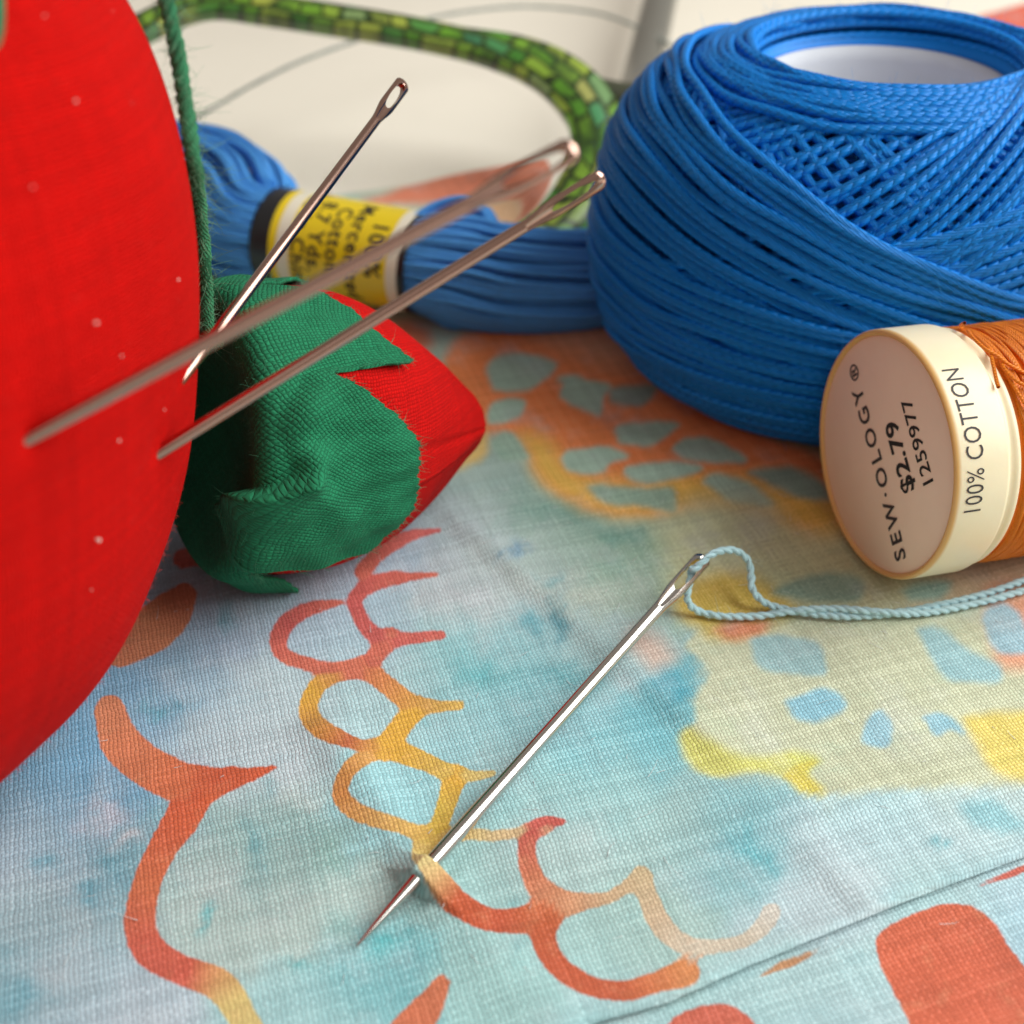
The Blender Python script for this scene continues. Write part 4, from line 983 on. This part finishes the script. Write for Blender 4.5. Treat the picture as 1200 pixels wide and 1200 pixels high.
# ------------------------------------------------------------------ ball of blue pearl cotton
def ball():
    c0 = np.array([3.06, 10.20]); a, b, n = 2.34, 1.65, 2.6; SQ = .88; zc = .07+b*.925
    cen = np.array([c0[0], c0[1], zc])
    root = thing('thread_ball', 'ball of bright blue pearl cotton thread wound in crossing layers, behind the orange spool', 'thread ball', (float(c0[0]), float(c0[1]), .07))
    blue = thread_mat('blue_pearl_cotton', L4(0, 130, 224), .19, .014, 2, rough=.45, spec=.3, sheen=.06, vary=.2)
    tr = .039
    def surf(th, ph, lift):
        """th = latitude parameter, ph = azimuth"""
        th = np.asarray(th, float); th = th*(.90-.057*th*th); cs, sn = np.cos(th), np.abs(np.sin(th)); s = np.sign(th)
        m_ = n+.35-.35*np.tanh(th/.25); rho = (np.abs(cs/(a-.10))**m_+(sn/(b-.10))**m_)**(-1/m_); r = rho*cs; z = rho*s*sn
        Nn = np.stack([np.abs(r/a)**(n-1)/a*np.cos(ph), np.abs(r/a)**(n-1)/a*np.sin(ph), s*np.abs(z/b)**(n-1)/b], -1)
        Nn /= np.linalg.norm(Nn, axis=-1)[..., None]
        P = cen+(np.stack([r*np.cos(ph), r*np.sin(ph), z], -1)+Nn*np.asarray(lift)[..., None])*[1, SQ, 1]
        return P, Nn
    # dark filled inside under the top layers
    _q = np.linspace(.6, 1.4, 400); _P, _ = surf(_q, np.zeros(400), np.zeros(400)); thl = float(np.interp(-1.12, -(_P[:, 0]-cen[0]), _q))
    nu, nv = 96, 60
    PH, TH = np.meshgrid(np.arange(nu)*2*np.pi/nu, np.linspace(-thl, thl, nv), indexing='ij'); V, _ = surf(TH, PH, np.full(TH.shape, -.22))
    inner = np.linspace(1, 0, 10)
    ztop, zbot = V.reshape(nu, nv, 3)[:, -1], V.reshape(nu, nv, 3)[:, 0]
    rin = 1.06
    wall = np.stack([np.stack([cen[0]+rin*np.cos(PH[:, 0]), cen[1]+SQ*rin*np.sin(PH[:, 0]), zbot[:, 2]+(ztop[:, 2]-zbot[:, 2])*k], -1) for k in inner], 1)
    V = np.concatenate([V, wall], 1); nv2 = nv+10
    make('inner_winding', V.reshape(-1, 3), grid_faces(nu, nv2, wrap_v=True, wrap_u=True), blue, root, attrs={'tw': np.stack([np.zeros((nu, nv2)), np.repeat(np.linspace(0, 8, nv2)[None], nu, 0), np.zeros((nu, nv2))], -1).reshape(-1, 3)})
    bag = Bag(); m = 220
    def loop(th, ph, lift):
        th = np.minimum(th+.010*np.sin(ph*rng.integers(2, 6)+rng.uniform(0, 6.3))+.006*np.sin(ph*rng.integers(7, 13)+rng.uniform(0, 6.3)), thl+.03); lift = lift+.010*np.sin(ph*rng.integers(3, 9)+rng.uniform(0, 6.3))
        P, N = surf(th, ph, lift); T_ = np.gradient(P, axis=0); T_ /= np.linalg.norm(T_, axis=1)[:, None]
        N = N-T_*(N*T_).sum(1)[:, None]; N /= np.linalg.norm(N, axis=1)[:, None]
        V, F, A = tube(P, tr*rng.uniform(.94, 1.04), 7, N, np.cross(T_, N), v0=rng.uniform(0, 3)); bag.add(V, F, A)
    base = np.linspace(0, 2*np.pi, m)
    # under layer: loops reaching from rim to rim, precessing right round
    for k in range(66):
        ph0 = k*2*np.pi/66+rng.normal()*.01; A_ = thl*.97
        loop(np.clip(A_*np.sin(base-ph0)+.02*np.sin(3*base+k), -thl, thl), base, np.full(m, -.085)+.006*rng.normal())
    # the rim is thick with turns
    for k in range(20):
        t = thl*(1.0-.0105*k)+rng.normal()*.004; A_ = .05+.02*rng.random(); p0 = rng.uniform(0, 6.28)
        loop(np.minimum(t-A_*(1+np.sin(base-p0)), thl+.02), base, np.full(m, -.035+.004*(k % 5)))
    for k in range(11):
        t = thl*(1.0-.02*k); loop(-t+.05*np.sin(base+k), base, np.full(m, -.04))
        P = np.stack([cen[0]+(1.10+.012*(k % 2))*np.cos(base), cen[1]+SQ*(1.10+.012*(k % 2))*np.sin(base), np.full(m, cen[2]+b*.83-.075*k)+.03*np.sin(base+k)], -1)
        N = np.stack([-np.cos(base), -np.sin(base), 0*base], -1); T_ = np.gradient(P, axis=0); T_ /= np.linalg.norm(T_, axis=1)[:, None]
        V, F, A = tube(P, tr, 7, N, np.cross(T_, N)); bag.add(V, F, A)
    # open diagonal turns over the shoulder: climb to the right as seen from the front
    for k in range(21):
        ph0 = math.radians(-138+k*5.8)+rng.normal()*.012; A_ = thl*.93
        loop(np.clip(A_*np.sin(base-ph0)+.02*np.sin(2*base+k), -thl, thl), base, np.full(m, -.012)+.012*np.sin(base*2+k))
    for k in range(5):
        ph0 = math.radians(-104+k*2.6)+rng.normal()*.01; A_ = thl*(.90-.008*k)
        loop(np.clip(A_*np.sin(base-ph0)+.03, -thl, thl), base, np.full(m, .02))
    # waist: two tilted bands of packed turns that cross in a V at the front
    for k in range(38):
        t0 = .20-.032*k; A_ = .30-.003*k+.008*rng.normal()
        loop(t0+A_*np.sin(base-math.radians(-112+k*.5)), base, np.full(m, .022+.012*math.sin(k*2.1)))
    for k in range(38):
        t0 = .30-.032*k; A_ = .46-.008*k+.008*rng.normal()
        loop(t0+A_*np.sin(base-math.radians(81+k*.5)), base, np.full(m, .058+.014*math.sin(k*1.7)))
    for k in range(22):
        t0 = -.02-.042*k; A_ = .10+.02*rng.normal()
        loop(t0+A_*np.sin(base-math.radians(60+k*9)), base, np.full(m, .10+.012*math.sin(k*2.7)))
    V, F, A = bag.out(); make('wound_thread', V, F, blue, root, attrs={'tw': A}, kind='stuff')
    # stray fibres
    Vall = V; k = rng.integers(0, len(Vall), 5000); d = Vall[k]-cen; d /= np.linalg.norm(d, axis=1)[:, None]; d = d*.6+rng.normal(size=d.shape)*.6; d /= np.linalg.norm(d, axis=1)[:, None]
    Vh, Fh = hairs(Vall[k], d, rng.uniform(.02, .09, 5000), .0016, .7); make('fluff', Vh, Fh, plain_mat('blue_fibre', L4(60, 160, 225), .8), root, kind='stuff')
    # cardboard core
    k = 96; th = np.arange(k)*2*np.pi/k
    prof = [(.95, b*1.55), (.985, b*1.62), (1.02, b*1.62), (1.03, b*1.55), (1.03, .02), (.95, .02)]
    prof = [(r, zz+.07) for r, zz in prof]
    P = np.array(prof); V = np.stack([cen[0]+P[:, 0][:, None]*np.cos(th), cen[1]+SQ*P[:, 0][:, None]*np.sin(th), np.repeat(P[:, 1][:, None], k, 1)], -1).reshape(-1, 3)
    V = np.concatenate([V]); F = grid_faces(len(P), k, wrap_v=True, wrap_u=True)
    make('core_tube', V, F, plain_mat('grey_card', L4(205, 205, 212), .7, .2, nscale=6, nvary=.08), root)
    # pale paper disc inside the core
    ri = np.array([.02, .3, .6, .948]); V = np.stack([cen[0]+ri[:, None]*np.cos(th), cen[1]+SQ*ri[:, None]*np.sin(th), np.full((4, k), b*1.28)], -1).reshape(-1, 3)
    make('core_disc', V, grid_faces(4, k, wrap_v=True), plain_mat('pale_card', L4(214, 214, 222), .7, .2, nscale=5, nvary=.08), root)
ball()

# ------------------------------------------------------------------ skein of blue floss with its paper band
def skein():
    p0, p1 = at_t(322, 277, 12.65), at_t(497, 309, 12.2); axis = (p1-p0)/np.linalg.norm(p1-p0); L = float(np.linalg.norm(p1-p0)); R = .50
    root = thing('floss_skein', 'skein of blue embroidery floss with a yellow and black paper band, behind the strawberry', 'skein', (float((p0[0]+p1[0])/2), float((p0[1]+p1[1])/2), .07))
    E1 = np.cross(axis, [0, 0, 1.]); E1 /= np.linalg.norm(E1); E2 = np.cross(E1, axis)      # E1 towards the viewer, E2 up
    # paper band
    k, n = 96, 40; th = np.arange(k)*2*np.pi/k; s = np.linspace(0, 1, n)
    rr = R*(1+.02*np.cos(2*th+.4)+.01*np.sin(3*th))
    V = (p0+axis*(s*L)[:, None])[:, None]+rr[None, :, None]*(np.cos(th)[None, :, None]*E1+np.sin(th)[None, :, None]*E2)
    m, nt, b_ = mat_new('printed_band_paper')
    sp = nd(nt, 'ShaderNodeSeparateXYZ'); nt.links.new(attr(nt, 'band'), sp.inputs[0])
    cr = nd(nt, 'ShaderNodeValToRGB'); cr.color_ramp.interpolation = 'CONSTANT'; nt.links.new(sp.outputs[0], cr.inputs[0])
    K, Y, Wt = (.012, .012, .015, 1), L4(238, 206, 28), L4(236, 226, 206)
    st = [(0, K), (.125, Y), (.175, Wt), (.255, Y), (.885, Wt), (.955, K)]
    el = cr.color_ramp.elements; el[0].position = 0; el[0].color = K; el[1].position = st[1][0]; el[1].color = Y
    for p, c in st[2:]:
        e = el.new(p); e.color = c
    nt.links.new(cr.outputs[0], b_.inputs['Base Color']); b_.inputs['Roughness'].default_value = .28; b_.inputs['Specular IOR Level'].default_value = .55
    band = make('paper_band', V.reshape(-1, 3), grid_faces(n, k, wrap_v=True), m, root, attrs={'band': np.stack([np.repeat(s[:, None], k, 1), np.repeat(th[None], n, 0), np.zeros((n, k))], -1).reshape(-1, 3)})
    sm = band.modifiers.new('thick', 'SOLIDIFY'); sm.thickness = .012; sm.offset = -1
    # the print reads downwards round the band, one line beside the next
    def line(body, frac, size, th0):
        V, F = glyphs(body, size, align='LEFT', spacing=1.12, bold=.004)
        for V, F in words(V, F, size): word(V, F, frac, th0)
    def word(V, F, frac, th0):
        t = th0-V[:, 0]/R; off = frac*L+V[:, 1]
        rr = R*(1+.02*np.cos(2*t+.4)+.01*np.sin(3*t))+.005
        P = p0+off[:, None]*axis+rr[:, None]*(np.cos(t)[:, None]*E1+np.sin(t)[:, None]*E2)
        make('lettering', P, F, INK, band, smooth=False)
    line('100%', .80, .24, math.radians(68)); line('Mercerized', .665, .22, math.radians(96)); line('Cotton', .545, .22, math.radians(82))
    line('8.7 Yds.', .425, .22, math.radians(88)); line('Made in China', .315, .21, math.radians(128))
    # floss
    blue = thread_mat('blue_floss', L4(84, 166, 246), .16, .008, 6, rough=.45, spec=.35, sheen=.12, vary=.3)
    def bundle(stations, name, ns, tr):
        """stations: centre, half height, half width, up vector"""
        bag = Bag(); m_ = 90
        C = catmull(np.array([q[0] for q in stations]), m_); H = np.interp(np.linspace(0, 1, m_), np.linspace(0, 1, len(stations)), [q[1] for q in stations]); Wd = np.interp(np.linspace(0, 1, m_), np.linspace(0, 1, len(stations)), [q[2] for q in stations])
        T_ = np.gradient(C, axis=0); T_ /= np.linalg.norm(T_, axis=1)[:, None]
        S = np.cross(T_, [0, 0, 1.]); S /= np.linalg.norm(S, axis=1)[:, None]; U = np.cross(S, T_)
        for j in range(ns):
            a = j*2.39996+rng.normal()*.1; r = math.sqrt((j+.5)/ns)*.97
            if j > ns*.55: r = .93+.07*rng.random(); a = j*2*np.pi/(ns*.45)+rng.normal()*.08
            drift = .13*np.sin(np.linspace(0, 2.6, m_)*rng.uniform(.6, 1.6)+rng.uniform(0, 6))+.03*np.sin(np.linspace(0, 9, m_)+rng.uniform(0, 6))
            drift *= sstep(0, .25, np.linspace(0, 1, m_))
            x, y = math.cos(a)*r, math.sin(a)*r
            P = C+S*((x+drift*.6)*Wd)[:, None]+U*((y+drift)*H)[:, None]
            P[:, 2] = np.maximum(P[:, 2], .08+tr)
            V, F, A = tube(P, tr*rng.uniform(.85, 1.15), 7); bag.add(V, F, A)
        V, F, A = bag.out(); make(name, V, F, blue, root, attrs={'tw': A}, kind='stuff')
    q0 = p0+axis*.06
    bundle([(q0, .45, .45), (p0-axis*.25, .54, .52), (at_t(276, 252, 12.95), .72, .62), (at_t(236, 246, 13.2), .84, .7), (at_t(190, 250, 13.5), .88, .8), (at_t(140, 262, 13.7), .8, .8), (at_t(100, 275, 13.8), .6, .7)], 'floss_strands', 330, .030)
    q1 = p1-axis*.06
    bundle([(q1, .45, .45), (p1+axis*.25, .52, .5), (at_t(570, 326, 12.2), .50, .55), (at_t(640, 330, 12.3), .44, .6), (at_t(715, 326, 12.6), .40, .65), (at_t(790, 315, 13.2), .40, .65), (at_t(850, 300, 13.8), .4, .6)], 'floss_strands', 300, .031)
    # a short tail that curls back on top
    bag = Bag()
    for j in range(9):
        o = np.array([rng.normal()*.03, rng.normal()*.05, .035*j-.1])
        C = catmull(np.array([at_t(492, 272, 12.15)+o, at_t(515, 258, 12.15)+o, at_t(545, 252, 12.1)+o, at_t(568, 262, 12.1)+o*.8, at_t(574, 277, 12.05)+o*.6, at_t(562, 290, 12.0)+o*.5]), 40)
        V, F, A = tube(C, .045, 6); bag.add(V, F, A)
    V, F, A = bag.out(); make('floss_tail', V, F, blue, root, attrs={'tw': A}, kind='stuff')
skein()

# ------------------------------------------------------------------ glasses
def glasses():
    # plane of the front: lower rim on the table, top rim raised by the folded temples
    b0 = at_z(690, 275, .22); g = math.radians(-10); e1 = np.array([math.cos(g), -math.sin(g), 0]); tl = math.radians(30)
    back = np.array([math.sin(g), math.cos(g), 0]); e2 = back*math.cos(tl)+np.array([0, 0, math.sin(tl)]); nrm = np.cross(e1, e2)
    def onp(px, py):
        d = FW+(px-600)/FPX*RT+(600-py)/FPX*UP; t = ((b0-CP)@nrm)/(d@nrm); return np.array([(CP+d*t-b0)@e1, (CP+d*t-b0)@e2])
    top = np.array([onp(*q) for q in ((230,20),(300,25),(400,40),(480,53),(560,72),(612,96),(645,122),(664,148),(670,172),(662,200),(645,232),(622,262))])
    xr = top[:, 0].max(); xl = xr-5.3
    low = [(xr-1.35, top[-1][1]-.35), (xr-2.3, top[-1][1]-.55), (xr-3.3, top[-1][1]-.55), (xr-4.3, top[-1][1]-.2), (xr-5.0, top[-1][1]+.6), (xl, top[-1][1]+1.6), (xl+.15, top[-1][1]+2.5)]
    keep = top[top[:, 0] > xl+.55]
    out = np.vstack([keep, low]); o = resample(np.vstack([smooth_closed(out, 60), smooth_closed(out, 60)[:1]]), 181)[:-1]
    for _ in range(14): o = .5*o+.25*(np.roll(o, 1, 0)+np.roll(o, -1, 0))
    for _ in range(60): o[:, 1] = np.where(o[:, 1] < o[:, 1].mean()+.2, (.5*o+.25*(np.roll(o, 1, 0)+np.roll(o, -1, 0)))[:, 1], o[:, 1])
    root = thing('eyeglasses', 'pair of eyeglasses with green and yellow mosaic patterned frame, blurred at the back', 'glasses', tuple(b0))
    w3 = lambda p, h: b0+p[..., :1]*e1+p[..., 1:]*e2+np.asarray(h)[..., None]*nrm
    # mosaic frame
    m, nt, bs = mat_new('mosaic_frame')
    fa = attr(nt, 'rim'); br = nd(nt, 'ShaderNodeTexBrick'); nzf = nd(nt, 'ShaderNodeTexNoise'); nzf.inputs['Scale'].default_value = 2.2; nt.links.new(fa, nzf.inputs['Vector'])
    fo = nd(nt, 'ShaderNodeVectorMath', operation='MULTIPLY_ADD'); nt.links.new(nzf.outputs['Color'], fo.inputs[0]); fo.inputs[1].default_value = (.50, .16, 0); nt.links.new(fa, fo.inputs[2])
    nt.links.new(fo.outputs[0], br.inputs['Vector'])
    br.inputs['Scale'].default_value = 1.0; br.inputs['Mortar Size'].default_value = .03; br.inputs['Brick Width'].default_value = .27; br.inputs['Row Height'].default_value = .19; br.offset = .37
    br.inputs['Mortar Smooth'].default_value = .3
    br.inputs['Color1'].default_value = (0, 0, 0, 1); br.inputs['Color2'].default_value = (1, 1, 1, 1); br.inputs['Mortar'].default_value = (.5, .5, .5, 1)
    ramp = nd(nt, 'ShaderNodeValToRGB'); ramp.color_ramp.interpolation = 'LINEAR'; nt.links.new(br.outputs['Color'], ramp.inputs[0])
    el = ramp.color_ramp.elements; el[0].position = 0; el[0].color = L4(60, 140, 50); el[1].position = 1; el[1].color = L4(206, 190, 96)
    for p, c in ((.2, L4(110, 172, 40)), (.45, L4(150, 190, 60)), (.62, L4(190, 196, 80)), (.75, L4(90, 160, 50)), (.9, L4(70, 160, 120))):
        e = el.new(p); e.color = c
    dark = nd(nt, 'ShaderNodeMapRange'); nt.links.new(noise(nt, fa, 1.7, 3), dark.inputs[0]); dark.inputs[1].default_value = .5; dark.inputs[2].default_value = .62
    col = mixc(nt, br.outputs['Fac'], ramp.outputs[0], L4(24, 40, 16))
    col = mixc(nt, mth(nt, 'MULTIPLY', dark.outputs[0], .75), col, L4(30, 66, 28))
    col = mixc(nt, 0.38, col, L4(58, 70, 32))
    nt.links.new(col, bs.inputs['Base Color']); bs.inputs['Roughness'].default_value = .3; bs.inputs['Specular IOR Level'].default_value = .5
    def rim_mesh(o, flip, parent):
        nxt, prv = np.roll(o, -1, 0), np.roll(o, 1, 0); tg = nxt-prv; tg /= np.linalg.norm(tg, axis=1)[:, None]
        cen = o.mean(0); nr = np.stack([tg[:, 1], -tg[:, 0]], -1); sg = np.sign(((o-cen)*nr).sum(1)); nr *= sg[:, None]
        ang = (o-cen)[:, 0]/np.abs((o-cen)[:, 0]).max()
        wd = .35+.36*sstep(.55, 1.0, ang*(-1 if flip else 1))
        prof = [(0, -.08), (-.0, .08), (.03, .11), (.5, .13), (.97, .11), (1, .08), (1, -.08), (.97, -.11), (.03, -.11)]
        V = np.stack([w3(o+nr*(wd*f)[:, None], np.full(len(o), h)) for f, h in prof], 1)
        ln = np.concatenate([[0], np.cumsum(np.linalg.norm(np.diff(o, axis=0), axis=1))])
        at_ = np.stack([np.repeat(ln[:, None], len(prof), 1), np.stack([wd*f for f, h in prof], 1), np.zeros((len(o), len(prof)))], -1)
        rm = make('rim', V.reshape(-1, 3), grid_faces(len(o), len(prof), wrap_v=True, wrap_u=True), m, parent, attrs={'rim': at_.reshape(-1, 3)})
        # lens: a thin, slightly domed sheet of clear plastic, with both faces
        rr = np.linspace(0, 1, 12); cap = [cen+(o-cen)*f*.998 for f in rr[1:]]
        Vf = [w3(q, np.full(len(o), .03+.16*(1-f*f))) for q, f in zip(cap, rr[1:])]
        c0 = w3(cen[None], np.array([.19]))
        V = np.vstack([c0]+Vf); k = len(o)
        F = [(0, 1+i, 1+(i+1) % k) for i in range(k)]
        for r in range(len(Vf)-1): F += [(1+r*k+i, 1+(r+1)*k+i, 1+(r+1)*k+(i+1) % k, 1+r*k+(i+1) % k) for i in range(k)]
        ln_ = make('lens', V, F, LENS, parent); sm = ln_.modifiers.new('thick', 'SOLIDIFY'); sm.thickness = .10; sm.offset = -1
        return rm
    rim_mesh(o, False, root)
    gap = 1.7; o2 = o.copy(); o2[:, 0] = 2*(xl-gap/2)-o2[:, 0]; o2 = o2[::-1]
    rim_mesh(o2, True, root)
    # bridge between the two rims
    yb = o[:, 1].max()-1.0
    C = catmull(np.stack([w3(np.array([[x, yb+.35*math.cos((x-(xl-gap/2))/gap*3)]]), np.array([.05+.25*math.cos((x-(xl-gap/2))/gap*3)]))[0] for x in np.linspace(xl-gap+.25, xl-.25, 7)]), 30)
    V, F, A = tube(C, .2, 12); make('bridge', V, F, m, root, attrs={'rim': A*[.6, 1, 1]})
    # hinges and temples: dark joint, grey metal arms running away over the table
    metal = plain_mat('brushed_grey_metal', (.36, .345, .31, 1), .34, .5, metal=.75, nscale=9, nvary=.1)
    darkp = plain_mat('dark_olive_plastic', L4(70, 72, 56), .3, .5)
    for sgn, oo in ((1, o), (-1, o2)):
        hp = [np.array([onp(*q)]) for q in ((640, 84), (672, 92), (702, 102), (734, 110), (758, 112))]
        if sgn < 0: hp = [np.stack([2*(xl-gap/2)-q[:, 0], q[:, 1]], -1) for q in hp]
        hp = [w3(q, np.array([-.06]))[0] for q in hp]; h1 = hp[-1]
        C = catmull(np.array(hp), 24)
        V, F, A = tube(C, np.linspace(.10, .20, 24), 10); hg = make('hinge', V, F, darkp, root)
        if sgn > 0: C = catmull(np.array([h1+[-.12, -.05, -.1], at_t(752, 90, 16.3), at_t(764, 40, 17.6), at_t(776, -10, 19), at_t(790, -60, 20.5), at_t(800, -100, 22)]), 40)
        else: C = catmull(np.array([h1, h1+back*2-np.array([0, 0, .3]), h1+back*5-np.array([0, 0, 1.0]), h1+back*8-np.array([0, 0, 1.5])]), 40)
        C[:, 2] = np.maximum(C[:, 2], .3)
        T_, N, B = frames(C); k = 12; a_ = np.arange(k)*2*np.pi/k
        V = C[:, None]+(.26*np.cos(a_))[None, :, None]*B[:, None]+(.22*np.sin(a_))[None, :, None]*N[:, None]
        make('temple', V.reshape(-1, 3), grid_faces(len(C), k, wrap_v=True), metal, root)
def lens_mat():
    m, nt, b = mat_new('clear_lens'); b.inputs['Base Color'].default_value = (1, 1, 1, 1); b.inputs['Roughness'].default_value = 0
    b.inputs['Transmission Weight'].default_value = 1; b.inputs['IOR'].default_value = 1.12
    return m
LENS = lens_mat()
glasses()

# ------------------------------------------------------------------ a loose grey thread lying across the glasses
def loose_thread():
    pts = [at_t(60, 230, 14.9), at_t(150, 180, 14.9), at_t(235, 136, 15.2), at_t(290, 104, 15.5), at_t(345, 76, 15.8), at_t(400, 55, 16.2), at_t(450, 38, 16.4), at_t(520, 18, 17.2), at_t(600, 8, 17.8), at_t(660, 10, 18.0), at_t(710, 18, 17.8), at_t(760, 38, 17.2), at_t(800, 62, 16.5)]
    C = resample(catmull(np.array(pts), 200), 300)
    root = thing('loose_thread', 'single thin grey thread arching over the patterned glasses frame at the back', 'thread', tuple(C[150]-[0, 0, .05]))
    V, F, A = plies(C, .030, 2, .14, k=6)
    make('strand', V, F, thread_mat('grey_thread', L4(150, 156, 150), .05, .004, 2, rough=.7, vary=.2), root, attrs={'tw': A})
loose_thread()
